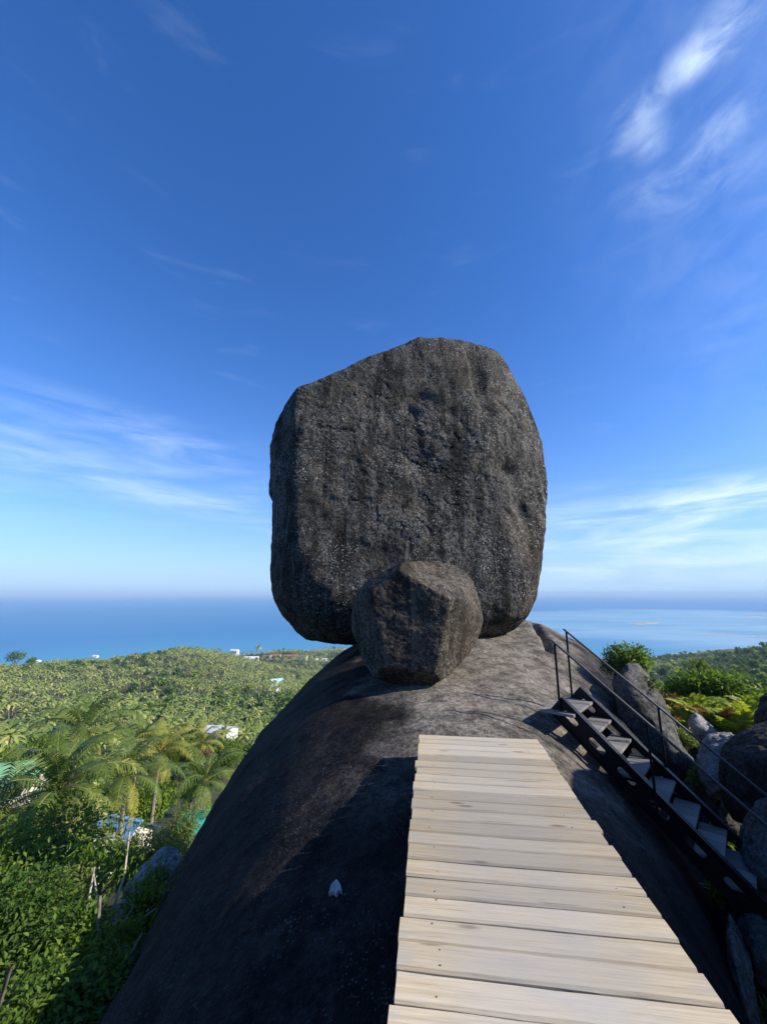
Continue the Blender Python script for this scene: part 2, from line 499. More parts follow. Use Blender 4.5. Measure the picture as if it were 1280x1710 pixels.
bp = t.new('ShaderNodeBump'); bp.inputs['Strength'].default_value = .35; bp.inputs['Distance'].default_value = 2.0
t.put(bp.inputs['Height'], t.noise(fv, .05, 4.0, .6)); t.put(b.inputs['Normal'], bp.outputs[0])
M['sand'] = plain('sandbar_sand', (.42, .36, .28), .9, var=.25, vscale=.05, spec=.1)


def corrugated(name, col, var=.2, period=.25):
    m, t, b, _ = new_mat(name)
    co = t.new('ShaderNodeTexCoord').outputs['Object']
    n = t.noise(co, 1.4, 5.0, .65)
    c = t.mix(t.smooth(n, .4, .68), col, tuple(v * (1 - var) for v in col))
    t.put(b.inputs['Base Color'], c); b.inputs['Roughness'].default_value = .5
    return m


# ------------------------------------------------------------------ terrain and sea
ctrl = []
def g(px, py, d, canopy=0.0):
    q = at(px, py, d); ctrl.append((math.atan2(q[0], q[1]), d, q[2] - canopy))
def gp(azd, d, z): ctrl.append((R(azd), d, z))

for a in (0, 60, 120, 180, -60, -120):
    gp(a, 1.0, -8.2); gp(a, 3.0, -8.4)
# left: gully, hamlet, palm valley, wooded ridge, coast
g(170, 1700, 7.4); g(230, 1590, 8.8); g(260, 1510, 10.6); g(60, 1660, 9.5, 1.6); g(20, 1520, 12.5, 2.2); g(120, 1480, 17, 2)
g(10, 1400, 30, 6); g(150, 1400, 36, 2); g(230, 1420, 34, 1); g(330, 1385, 46, 1); g(0, 1300, 62, 5)
g(150, 1310, 70, 7); g(300, 1290, 80, 7); g(0, 1240, 130, 8); g(150, 1240, 135, 8); g(300, 1232, 135, 7); g(400, 1225, 150, 7)
g(0, 1180, 290, 8); g(150, 1175, 300, 8); g(310, 1170, 300, 8); g(450, 1165, 330, 8)
g(0, 1130, 470, 8); g(150, 1125, 460, 8); g(310, 1120, 450, 8); g(430, 1130, 480, 8); g(500, 1130, 560, 8)
g(0, 1110, 620, 8); g(150, 1101, 600, 8); g(310, 1079, 590, 8); g(360, 1085, 600, 8); g(430, 1106, 720, 8); gp(-10, 700, -117); gp(-10, 760, -120.5)
for a in (-50, -42, -34): gp(a, 760, -108)
gp(-26, 760, -100)
for a in (-60, -50, -40, -30, -22, -14, -6, 2): gp(a, 820, -121.5); gp(a, 900, -123.6); gp(a, 965, -126.3); gp(a, 1010, -127.6); gp(a, 1300, -139)
# straight ahead and behind the boulder
for a in (-8, 0, 8, 16): gp(a, 22, -14); gp(a, 60, -34); gp(a, 150, -58); gp(a, 400, -92); gp(a, 700, -120)
# right: rocks and ferns by the stairs, wooded slope, headland, beach
g(1275, 1690, 6.2); g(1245, 1560, 8.0); g(1200, 1350, 9.5); g(1150, 1320, 9.8); g(1200, 1200, 13.0); g(1130, 1185, 14); g(1280, 1200, 13)
g(1150, 1150, 24, 2); g(1250, 1160, 22, 2)
gp(28, 40, -16); gp(40, 40, -12); gp(34, 90, -30); gp(46, 90, -22)
g(1100, 1135, 330, 8); g(1180, 1150, 260, 8); g(1260, 1140, 300, 8); g(1230, 1100, 520, 8); g(1280, 1072, 640, 8); g(1340, 1060, 640, 8)
g(1150, 1104, 760, 8); g(1200, 1092, 900, 6); gp(28, 760, -122); gp(32, 850, -121.5)
for a in (24, 28, 31): gp(a, 900, -125.0); gp(a, 985, -127.5)
gp(34, 1000, -124.6); gp(37, 1080, -124.5); gp(40, 1000, -115); gp(46, 1000, -95); gp(34, 1120, -127.5); gp(37, 1210, -127.5); gp(40, 1290, -127); gp(46, 1400, -126)
for a in (10, 20, 30, 38, 46, 60): gp(a, 1650, -140)
gp(60, 20, -6); gp(60, 100, -20); gp(60, 500, -40); gp(75, 20, -5); gp(90, 20, -4); gp(90, 200, 10); gp(120, 30, 0); gp(150, 30, 2); gp(180, 30, 2); gp(180, 300, 30)
gp(-120, 30, -6); gp(-90, 20, -12); gp(-90, 100, -35); gp(-75, 40, -20); gp(-75, 300, -60); gp(-90, 600, -80); gp(-120, 300, -20); gp(120, 600, 20)
gp(60, 1000, -90); gp(90, 1200, -100); gp(150, 1200, -20); gp(-150, 1200, -20); gp(-100, 1200, -130)
gp(-60, 8, -7); gp(-35, 5.5, -7); gp(50, 6, -4.5); gp(40, 7.5, -4.5); gp(25, 9, -6); gp(0, 14, -9); gp(-15, 14, -9)
ctrl = np.array(ctrl)


def tfeat(az, r):
    lr = np.log(r)
    k = 1.15
    return np.stack([lr * .8, np.sin(az) * k * 1.6, np.cos(az) * k * 1.6], -1)


CF = tfeat(ctrl[:, 0], ctrl[:, 1])
CT = (ctrl[:, 2] - EYE[2]) / ctrl[:, 1]
KM = np.linalg.norm(CF[:, None] - CF[None], axis=-1) + np.eye(len(CF)) * -.004
A_ = np.zeros((len(CF) + 1,) * 2); A_[:-1, :-1] = KM; A_[-1, :-1] = 1; A_[:-1, -1] = 1
CW = np.linalg.solve(A_, np.r_[CT, 0])


def ground(x, y, rough=True):
    x = np.atleast_1d(np.asarray(x, float)); y = np.atleast_1d(np.asarray(y, float))
    r = np.maximum(np.hypot(x, y), 1.0); az = np.arctan2(x, y)
    Fq = tfeat(az, r)
    out = np.empty(len(r))
    for i in range(0, len(r), 8000):
        K = np.linalg.norm(Fq[i:i + 8000, None] - CF[None], axis=-1)
        out[i:i + 8000] = K @ CW[:-1] + CW[-1]
    z = EYE[2] + out * r
    if rough:
        P = np.stack([x, y, np.zeros_like(x)], -1)
        amp = np.clip(r * .012, .12, 3.0) * np.clip((z + 126) / 6.0, .0, 1.0)
        z = z + fbm(P, .35, 3, 3) * .12 + fbm(P, .02, 3, 5) * amp
    return z


rr = np.exp(np.linspace(math.log(1.0), math.log(1900.0), 230)); aa = np.linspace(0, 2 * np.pi, 420, endpoint=False)
RR, AA = np.meshgrid(rr, aa, indexing='ij')
TX, TY = (RR * np.sin(AA)).ravel(), (RR * np.cos(AA)).ravel()
TZ = ground(TX, TY)
V = np.stack([TX, TY, TZ], -1)
i, j = np.meshgrid(np.arange(229), np.arange(420), indexing='ij')
F = np.stack([i * 420 + j, (i + 1) * 420 + j, (i + 1) * 420 + (j + 1) % 420, i * 420 + (j + 1) % 420], -1).reshape(-1, 4)[:, ::-1]
tag(link('hillside_terrain', mesh_from('hillside_terrain', V, F, True, (M['soil'],))), kind='structure')

bm = bmesh.new()
rs = [0, 600, 900, 1200, 1700, 2600, 5000, 12000, 30000, 60000]
prev = None
for r0 in rs[1:]:
    ring = [bm.verts.new((r0 * math.sin(2 * math.pi * k / 96), r0 * math.cos(2 * math.pi * k / 96), 0)) for k in range(96)]
    if prev is None: bm.faces.new(ring[::-1])
    else:
        for k in range(96): bm.faces.new((prev[k], prev[(k + 1) % 96], ring[(k + 1) % 96], ring[k]))
    prev = ring
me = bm_mesh('sea', bm, (M['sea'],))
tag(link('sea', me, loc=(0, 0, SEA_Z)), kind='structure')
for f_ in me.polygons:
    if f_.normal.z < 0: me.flip_normals(); break


def sea_pt(px, py):
    v = ray(px, py); tt = (SEA_Z - EYE[2]) / v[2]; q = EYE + v * tt
    return q


def sandbar(px, py, lx, ly, rot, hgt):
    q = sea_pt(px, py)
    n = 40; th = np.arange(n) / n * 2 * np.pi
    V = [(0, 0, hgt)]; F = []
    for k, (s_, h_) in enumerate(((.4, .8), (.75, .45), (1.0, -.6))):
        rad = 1 + .28 * np.sin(th * 2 + 1) + .16 * np.sin(th * 5 + 2)
        for a_, r_ in zip(th, rad): V.append((math.cos(a_) * lx * s_ * r_, math.sin(a_) * ly * s_ * r_, hgt * h_))
    V = np.array(V)
    for a_ in range(n): F.append((0, 1 + a_, 1 + (a_ + 1) % n, 1 + (a_ + 1) % n))
    tri = np.array([f[:3] for f in F]); 
    q4 = np.array([(1 + k * n + a_, 1 + (k + 1) * n + a_, 1 + (k + 1) * n + (a_ + 1) % n, 1 + k * n + (a_ + 1) % n) for k in range(2) for a_ in range(n)])
    T = np.concatenate([tri, q4[:, [0, 1, 2]], q4[:, [0, 2, 3]]])
    tag(link('sandbar', mesh_from('sandbar', V, T, True, (M['sand'],)), loc=(q[0], q[1], SEA_Z), rot=(0, 0, rot)), kind='structure')


sandbar(1077, 1041, 95, 42, .5, 2.2)
sandbar(1272, 1029, 150, 45, .2, 2.2)
sandbar(1235, 1062, 120, 14, -.15, .7)
sandbar(1170, 1058, 60, 7, -.1, .6)

# ------------------------------------------------------------------ rocks
_ico = {}
def ico(n):
    if n not in _ico:
        bm = bmesh.new(); bmesh.ops.create_icosphere(bm, subdivisions=n, radius=1.0)
        bm.verts.ensure_lookup_table()
        V = np.array([v.co[:] for v in bm.verts]); F = np.array([[v.index for v in f.verts] for f in bm.faces]); bm.free()
        _ico[n] = (V / np.linalg.norm(V, axis=1)[:, None], F)
    return _ico[n]


def vnormals(V, F):
    fn = np.cross(V[F[:, 1]] - V[F[:, 0]], V[F[:, 2]] - V[F[:, 0]])
    N = np.zeros_like(V)
    for k in range(3): np.add.at(N, F[:, k], fn)
    return N / (np.linalg.norm(N, axis=1)[:, None] + 1e-12)


def rock(name, outline, dist, front, back, mat, planes=(), sub=6, pw=2.6, kk=14.0, amp=.05, scale=1.2, seed=0, rel=1.0,
         shrink=.985, post=None, label=None, cat='boulder', group=None, fine=.012):
    """boulder whose widest section has this outline, with a front and a back depth (m) and flat faces cut into it;
    planes: (normal in the rock's own right/depth/up axes, distance from its middle)"""
    O = np.array(outline, float)
    c0 = O.mean(0); v = ray(*c0); az = math.atan2(v[0], v[1])
    fw = np.array([math.sin(az), math.cos(az), 0.0]); rt = np.array([math.cos(az), -math.sin(az), 0.0])
    pts = []
    for px, py in O:
        d = ray(px, py); P = EYE + d * (dist / (d @ fw)); pts.append((P @ rt, P[2]))
    pts = np.array(pts); cen = (pts.max(0) + pts.min(0)) / 2
    q = (pts - cen) * shrink
    # radius by angle
    N = 1440; th = -np.pi + (np.arange(N) + .5) / N * 2 * np.pi
    Rt = np.zeros(N); dirs = np.stack([np.cos(th), np.sin(th)], -1)
    for i_ in range(len(q)):
        a, b_ = q[i_], q[(i_ + 1) % len(q)]; e = b_ - a
        den = dirs[:, 0] * e[1] - dirs[:, 1] * e[0]
        with np.errstate(divide='ignore', invalid='ignore'):
            t_ = (a[0] * e[1] - a[1] * e[0]) / den; s_ = (a[0] * dirs[:, 1] - a[1] * dirs[:, 0]) / den
        ok = (t_ > 0) & (s_ >= -1e-9) & (s_ <= 1 + 1e-9)
        Rt[ok] = np.maximum(Rt[ok], t_[ok])
    kw = 5; ker = np.hanning(kw + 2)[1:-1]; ker /= ker.sum()
    Rt = np.convolve(np.r_[Rt[-kw:], Rt, Rt[:kw]], ker, 'same')[kw:-kw]
    Dv, F = ico(sub)
    x, y, z = Dv[:, 0], Dv[:, 1], Dv[:, 2]
    rho = np.hypot(x, z); ang = np.arctan2(z, x)
    Rq = np.interp(ang, th, Rt, period=2 * np.pi)
    dep = np.where(y < 0, front, back)
    gq = ((rho / Rq) ** pw + (np.abs(y) / dep) ** pw) ** (1 / pw)
    tot = gq ** kk
    for nrm, dd in planes:
        nrm = np.array(nrm, float); nrm /= np.linalg.norm(nrm)
        tot = tot + (np.maximum(Dv @ nrm, 0) / dd) ** kk
    L = Dv / (tot ** (1 / kk))[:, None]
    Nn = vnormals(L, F)
    dsp = fbm(L, scale, 5, seed, .5) * amp
    rid = 1 - np.abs(fbm(L, scale * 1.7, 4, seed + 31, .55))
    dsp = dsp - np.clip(rid - .80, 0, 1) * amp * 2.0
    dsp += fbm(L, 9.0, 3, seed + 55, .6) * fine
    if post is not None: dsp = dsp + post(L, Nn)
    L = L + Nn * dsp[:, None]
    W = L[:, 0:1] * rt + L[:, 1:2] * fw + L[:, 2:3] * np.array([0, 0, 1.0])
    org = rt * cen[0] + fw * dist + np.array([0, 0, cen[1]])
    base = np.array([0, 0, W[:, 2].min()])
    o = link(name, mesh_from(name, W - base, F[:, ::1], True, (mat,)), loc=org + base)
    tag(o, label, cat, group)
    return o


# --- the long dome of rock that carries everything
yk = np.array([-6, -3, 0, 2.5, 5, 7.5, 10, 12.5, 15., 17.0, 18.6, 19.6])
zk = np.array([-1.6, -1.45, -1.05, -.55, -.17, 0.0, .25, .55, .65, .3, -1.2, -4.5])
xk = np.array([.3, .4, .55, .75, 1.05, 1.4, 2.0, 2.8, 3.3, 3.4, 3.4, 3.4])
aLk = np.array([3.3, 3.3, 3.33, 3.91, 4.51, 5.08, 5.75, 6.22, 6.57, 6.0, 4.8, 2.6])
aRk = np.array([1.9, 1.7, 1.5, 2.42, 3.39, 4.75, 5.25, 5.15, 4.95, 4.4, 3.4, 1.8])
bLk = np.array([7.3, 7.3, 7.33, 6.99, 6.56, 5.94, 5.44, 5.29, 5.28, 5.4, 5, 3])
bRk = np.array([9.1, 9.1, 9.1, 8.97, 8.69, 8.04, 6.91, 5.05, 2.9, 3.0, 3.0, 3])


def smooth_interp(y, xk_, vk):
    acc = 0
    for o_, w_ in ((-1.0, .25), (0, .5), (1.0, .25)):
        acc = acc + w_ * np.interp(y + o_, xk_, vk)
    return acc


NS, NP = 460, 340
ys = np.linspace(-6, 19.6, NS); ps = np.linspace(-1.25, 1.25, NP)
YY, PP = np.meshgrid(ys, ps, indexing='ij')
side = PP < 0
q = np.clip(np.abs(PP), 0, 1) * np.pi / 2
zc = smooth_interp(YY, yk, zk); xc = smooth_interp(YY, yk, xk)
A = np.where(side, smooth_interp(YY, yk, aLk), smooth_interp(YY, yk, aRk)); B = np.where(side, smooth_interp(YY, yk, bLk), smooth_interp(YY, yk, bRk))
n_ = 2.5
DX = xc + np.where(side, -1, 1) * A * np.sin(q) ** (2 / n_)
DZ = zc - B * (1 - np.cos(q) ** (2 / n_)) - np.clip(np.abs(PP) - 1, 0, 1) * 26
V = np.stack([DX, YY, DZ], -1).reshape(-1, 3)
i, j = np.meshgrid(np.arange(NS - 1), np.arange(NP - 1), indexing='ij')
F = np.stack([i * NP + j, i * NP + j + 1, (i + 1) * NP + j + 1, (i + 1) * NP + j], -1).reshape(-1, 4)[:, ::-1]
Tn = vnormals(V, F[:, :3])
if Tn[(NS // 2) * NP + NP // 2, 2] < 0: F = F[:, ::-1]; Tn = -Tn
dsp = fbm(V, .5, 4, 11, .5) * .045 + fbm(V, 2.0, 4, 12, .55) * .020 + fbm(V, 8.0, 2, 13) * .006
flut = fbm(V * np.array([1.3, 1.3, .14]), 1.0, 4, 14) * .085 * np.clip(1.1 - Tn[:, 2] * 1.3, 0, 1)     # rain fluting on the flanks
def proj(P):
    Q = P - EYE
    fw_ = Q[:, 1] * math.cos(PITCH) + Q[:, 2] * math.sin(PITCH); up = -Q[:, 1] * math.sin(PITCH) + Q[:, 2] * math.cos(PITCH)
    with np.errstate(divide='ignore', invalid='ignore'):
        return np.where(fw_ > 0, 640 + FOC * Q[:, 0] / fw_, -9999), 855 - FOC * up / fw_


# an open joint across the far right shoulder of the rock
ju, jv = proj(V); sel = np.where((V[:, 1] > 7) & (V[:, 1] < 16) & (V[:, 0] > 2.5))[0]
jp = [V[sel[np.argmin((ju[sel] - a_) ** 2 + (jv[sel] - b_) ** 2)]] for a_, b_ in ((889, 1043), (896, 1052), (903, 1060), (911, 1072), (916, 1092))]
best = np.full(len(V), 9.0)
for p0, p1 in zip(jp[:-1], jp[1:]):
    e_ = p1 - p0; t_ = np.clip(((V - p0) @ e_) / (e_ @ e_ + 1e-9), 0, 1); best = np.minimum(best, np.linalg.norm(V - p0 - t_[:, None] * e_, axis=1))
joint = -.22 * np.exp(-(best / .10) ** 2) + .10 * np.exp(-((best - .3) / .3) ** 2)
V2 = V + Tn * (dsp + flut + joint)[:, None]
DOME_V = V2.reshape(NS, NP, 3)
dome = link('granite_outcrop', mesh_from('granite_outcrop', V2, F, True, (M['dome'],)))
tag(dome, 'huge rounded blackish granite outcrop under the wooden walkway', 'rock')


def dome_z(x, y):
    i_ = int(np.clip(np.searchsorted(ys, y), 0, NS - 1)); row = DOME_V[i_]
    m_ = slice(int(NP * .1), int(NP * .9))
    return float(np.interp(x, row[m_, 0], row[m_, 2]))


# pale broken scar on the flank
def on_dome(px, py):
    d = ray(px, py); lo = 1.0
    for t_ in np.arange(1.0, 14, .01):
        P_ = EYE + d * t_
        if P_[2] < dome_z(P_[0], P_[1]): return P_
    return EYE + d * 5


sc = on_dome(561, 1484)
e1 = np.array([.0, 1.0, 0]); h_ = .12
dzx = (dome_z(sc[0] + h_, sc[1]) - dome_z(sc[0] - h_, sc[1])) / (2 * h_); dzy = (dome_z(sc[0], sc[1] + h_) - dome_z(sc[0], sc[1] - h_)) / (2 * h_)
nn = np.array([-dzx, -dzy, 1.0]); nn /= np.linalg.norm(nn)
shape = [(-13, 14), (-8, -4), (2, -14), (9, -5), (12, 10), (6, 7), (1, 15), (-5, 10)]
bm = bmesh.new(); vs = []
for k, (a_, b_) in enumerate(shape):
    d = ray(561 + a_, 1484 + b_); t_ = ((sc - EYE) @ nn) / (d @ nn); P_ = EYE + d * t_
    vs.append(P_ - sc)
cc = np.mean(vs, 0)
top = [bm.verts.new(tuple(p_ * .86 + cc * .14 + nn * .022)) for p_ in vs]; bot = [bm.verts.new(tuple(p_ - nn * .03)) for p_ in vs]
bm.faces.new(top)
for k in range(len(vs)): bm.faces.new((bot[k], bot[(k + 1) % len(vs)], top[(k + 1) % len(vs)], top[k]))
o = link('pale_scar', bm_mesh('pale_scar', bm, (M['scar'],)), dome, sc); o['label'] = 'pale broken patch on the dark flank'


# --- the great balanced boulder
def boulder_post(L, Nn):
    d = np.zeros(len(L)); fr = L[:, 1] < .3
    s12 = 12.0 / FOC
    def loc(px, py):    # right / up position on the boulder's middle section
        dv = ray(px, py); P = EYE + dv * (11.2 / dv[1]); return P[0] - BC[0], P[2] - BC[1]
    def pit(px, py, rx, ry, dep):
        cx, cz = loc(px, py)
        q_ = ((L[:, 0] - cx) / rx) ** 2 + ((L[:, 2] - cz) / ry) ** 2
        return np.where(fr, -dep * np.exp(-q_), 0)
    wv = fbm(L, .9, 3, 77) * .12
    d += pit(706, 664, .42, .26, .10) + pit(690, 684, .24, .34, .08) + pit(660, 692, .6, .35, .08) + pit(705, 765, .6, .6, .12) + pit(660, 760, .5, .4, .08)
    d += pit(808, 610, .22, .55, .22) + pit(815, 650, .2, .4, .12)
    d += pit(855, 782, .26, .20, .16) + pit(875, 850, .18, .26, .15) + pit(845, 775, .6, .3, .08)
    d += pit(560, 850, .9, 1.2, .06) + pit(620, 930, 1.0, .7, .07)
    # long joint running down the face
    def seam(pts, wid, dep):
        out = np.zeros(len(L))
        best = np.full(len(L), 9.0)
        for (p0, p1) in zip(pts[:-1], pts[1:]):
            a = np.array(loc(*p0)); b = np.array(loc(*p1)); e = b - a
            w_ = np.stack([L[:, 0] + wv * 1.6, L[:, 2] + wv], -1) - a
            t_ = np.clip((w_ @ e) / (e @ e), 0, 1)
            best = np.minimum(best, np.linalg.norm(w_ - t_[:, None] * e, axis=1))
        return np.where(fr, -dep * np.exp(-(best / wid) ** 2), 0)
    d += seam([(758, 684), (785, 720), (800, 770), (826, 835), (868, 905)], .12, .026)
    d += seam([(845, 662), (862, 680), (885, 700)], .05, .06)
    d += seam([(786, 585), (800, 640), (822, 690)], .16, .10)
    d += np.where(fr, fbm(L, 2.2, 4, 91, .5) * .022, 0)
    return d


big = [(474, 682), (500, 664), (520, 658), (560, 641), (610, 618), (650, 603), (672, 592), (690, 580), (712, 576), (740, 571), (790, 570),
       (836, 578), (850, 598), (866, 625), (884, 663), (898, 700), (907, 745), (911, 790), (911, 835), (905, 870), (897, 905),
       (893, 950), (884, 1000), (870, 1032), (848, 1054), (826, 1066), (796, 1070), (700, 1078), (600, 1074), (540, 1070), (512, 1067),
       (498, 1055), (485, 1035), (466, 1004), (460, 985), (461, 930), (461, 880), (460, 840), (450, 826), (448, 790), (447, 755),
       (452, 725), (460, 705)]
O_ = np.array([(lambda d: EYE + d * (12.0 / d[1]))(ray(*p_)) for p_ in big])
BC = ((O_[:, 0].max() + O_[:, 0].min()) / 2, (O_[:, 2].max() + O_[:, 2].min()) / 2)
rock('balanced_boulder', big, 12.0, 1.75, 5.2, M['boulder'],
     planes=[((.07, -1, .12), 1.12), ((-.72, -.69, .02), 3.20), ((.416, -.894, .168), 1.94), ((-.34, -.66, -.66), 4.45),
             ((.34, -.45, -.82), 4.9), ((.1, -.55, .83), 4.35), ((-.5, .2, .84), 3.9)],
     sub=8, pw=3.4, kk=48.0, amp=.040, scale=.6, seed=4, post=boulder_post, shrink=1.004, fine=.008,
     label='giant dark granite boulder balanced on the edge of the outcrop', cat='boulder')

knob = [(689, 574), (693, 568), (701, 565), (709, 567), (713, 574), (709, 584), (692, 585)]
rock('perched_stone', knob, 11.9, .22, .25, M['boulder'], sub=4, amp=.02, scale=5, seed=8, label='tiny stone knob perched on top of the giant boulder', cat='stone')

# --- the smaller boulder wedged in front of it
small = [(600, 992), (622, 966), (648, 952), (668, 943), (700, 938), (735, 935), (762, 941), (783, 954), (797, 974), (806, 1000), (810, 1030),
         (806, 1048), (797, 1070), (780, 1092), (760, 1108), (738, 1122), (716, 1134), (690, 1136), (650, 1132), (625, 1124), (605, 1102),
         (596, 1078), (582, 1052), (583, 1030), (590, 1008)]
rock('wedged_boulder', small, 7.7, 1.25, 1.5, M['chock'],
     planes=[((-.06, -.99, -.02), .78), ((-.86, -.50, -.137), .97), ((.44, -.43, .79), .90), ((.78, -.60, -.20), .87), ((.88, -.36, .34), 1.03),
             ((-.1, -.62, -.78), 1.10), ((-.55, -.30, .78), 1.06)],
     sub=7, pw=4.2, kk=70.0, amp=.020, scale=1.3, seed=21, shrink=1.025, fine=.005,
     label='smaller brown angular boulder sitting in front of the giant boulder', cat='boulder')

# --- rocks to the right, beyond and under the stairs
RG = 'boulders beside the stairs'
rock('boulder', [(1022, 1132), (1046, 1106), (1064, 1110), (1078, 1124), (1096, 1152), (1112, 1190), (1132, 1228), (1153, 1256), (1156, 1280), (1146, 1305),
                 (1120, 1330), (1085, 1330), (1048, 1290), (1028, 1200)], 10.6, 1.2, 1.6, M['grey_rock'], planes=[((.6, -.6, .5), .75), ((-.3, -.9, -.1), .8)],
     sub=6, amp=.07, scale=1.5, seed=41, label='tall lichen-grey boulder behind the stair railing, below the small bush', group=RG)
rock('boulder', [(1166, 1262), (1184, 1240), (1205, 1234), (1226, 1231), (1240, 1250), (1230, 1300), (1205, 1322), (1182, 1316), (1166, 1290)], 9.4, .7, .9,
     M['pale_rock'], planes=[((0, -.6, .8), .42)], sub=6, amp=.05, scale=1.6, seed=42, label='pale grey boulder leaning against the big round dark boulder', group=RG)
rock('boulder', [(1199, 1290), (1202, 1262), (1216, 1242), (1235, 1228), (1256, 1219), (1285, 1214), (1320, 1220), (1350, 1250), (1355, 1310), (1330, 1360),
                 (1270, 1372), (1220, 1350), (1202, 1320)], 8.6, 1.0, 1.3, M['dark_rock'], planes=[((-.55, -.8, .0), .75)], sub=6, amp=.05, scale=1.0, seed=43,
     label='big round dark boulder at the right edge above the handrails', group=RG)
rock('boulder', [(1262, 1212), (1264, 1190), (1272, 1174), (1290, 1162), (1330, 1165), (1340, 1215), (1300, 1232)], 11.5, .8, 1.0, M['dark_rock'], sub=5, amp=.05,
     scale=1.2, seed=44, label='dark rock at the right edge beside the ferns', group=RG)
rock('boulder', [(1148, 1208), (1152, 1196), (1162, 1193), (1176, 1204), (1192, 1216), (1200, 1226), (1186, 1236), (1160, 1230), (1148, 1222)], 11.6, .45, .6,
     M['pale_rock'], planes=[((.2, -.5, .8), .3)], sub=5, amp=.04, scale=2.2, seed=45, label='small pale slab of rock below the ferns', group=RG)
rock('boulder', [(1232, 1412), (1244, 1386), (1262, 1366), (1290, 1356), (1340, 1370), (1345, 1440), (1290, 1470), (1245, 1452)], 6.9, .6, .9, M['grey_rock'],
     sub=6, amp=.04, scale=1.6, seed=46, label='grey rock at the right edge behind the lower stair treads', group=RG)
rock('boulder', [(1234, 1560), (1240, 1540), (1256, 1528), (1280, 1540), (1310, 1570), (1310, 1630), (1280, 1632), (1250, 1600), (1236, 1582)], 6.0, .5, .8, M['grey_rock'],
     sub=6, amp=.07, scale=2.2, seed=47, label='rough knobbly grey rock under the foot of the stairs', group=RG)
rock('boulder', [(1219, 1562), (1226, 1572), (1240, 1610), (1256, 1650), (1264, 1690), (1255, 1720), (1232, 1700), (1226, 1640), (1216, 1590)], 5.2, .35, .6, M['grey_rock'],
     planes=[((.8, -.5, .3), .2)], sub=6, amp=.03, scale=2.0, seed=48, label='pale narrow pointed slab beside the foot of the outcrop', group=RG)
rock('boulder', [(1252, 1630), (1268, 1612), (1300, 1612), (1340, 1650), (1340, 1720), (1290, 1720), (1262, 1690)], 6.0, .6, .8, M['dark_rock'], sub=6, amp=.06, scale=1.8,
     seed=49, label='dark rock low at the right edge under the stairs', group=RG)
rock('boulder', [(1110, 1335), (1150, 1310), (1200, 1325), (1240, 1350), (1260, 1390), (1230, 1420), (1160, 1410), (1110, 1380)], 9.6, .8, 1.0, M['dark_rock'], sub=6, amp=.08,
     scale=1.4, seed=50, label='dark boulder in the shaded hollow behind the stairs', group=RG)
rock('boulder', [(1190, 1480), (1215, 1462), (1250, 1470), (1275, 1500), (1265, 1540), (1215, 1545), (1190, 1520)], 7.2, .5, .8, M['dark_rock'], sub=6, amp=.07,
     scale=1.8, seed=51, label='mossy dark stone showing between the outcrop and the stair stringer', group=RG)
# unseen boulder added off to the right to shade the lower stairs
Dv, Fi = ico(6); Lb = Dv * np.array([1.9, 3.5, 4.3]); tot = (np.linalg.norm(Dv, axis=1) ** 14)
for nrm, dd in (((.2, .1, 1), .93), ((-.9, -.2, .3), .9), ((-.6, .7, .2), .9), ((.1, -1, .3), .92)):
    nrm = np.array(nrm); nrm = nrm / np.linalg.norm(nrm); tot = tot + (np.maximum(Dv @ nrm, 0) / dd) ** 14
Lb = Lb / (tot ** (1 / 14))[:, None]; Lb = Lb + vnormals(Lb, Fi) * (fbm(Lb, .7, 5, 61) * .13)[:, None]
tag(link('boulder', mesh_from('boulder', Lb + np.array([0, 0, 4.3]), Fi, True, (M['dark_rock'],)), loc=(7.1, 2.5, -5.55)), 'tall unseen boulder added right of the walkway to shade the lower stairs', 'boulder', RG)
# left, below the outcrop
rock('boulder', [(205, 1500), (225, 1478), (250, 1455), (275, 1436), (300, 1440), (310, 1480), (280, 1515), (235, 1530), (205, 1525)], 11.0, .8, 1.1, M['pale_rock'],
     planes=[((-.3, -.5, .8), 1.0)], sub=6, amp=.12, scale=.8, seed=52, label='pale grey rock slab in the gully below the outcrop', cat='boulder')
rock('stone', [(176, 1556), (184, 1546), (192, 1550), (190, 1558), (180, 1562)], 6.9, .2, .2, M['pale_rock'], sub=4, amp=.02, scale=4, seed=53,
     label='small white stone at the foot of the bare tree', cat='stone')
rock('boulder', [(192, 1640), (210, 1618), (232, 1612), (240, 1640), (215, 1668), (192, 1665)], 7.6, .5, .8, M['pale_rock'], sub=5, amp=.08, scale=1.5, seed=54,
     label='pale rock among low shrubs at the foot of the outcrop', cat='boulder')

# ------------------------------------------------------------------ boardwalk
YAW = math.atan2(.124, .992)
walk = empty('boardwalk', (.44, 0, 0), 'weathered wooden plank walkway leading to the boulders', 'walkway', rz=-YAW)
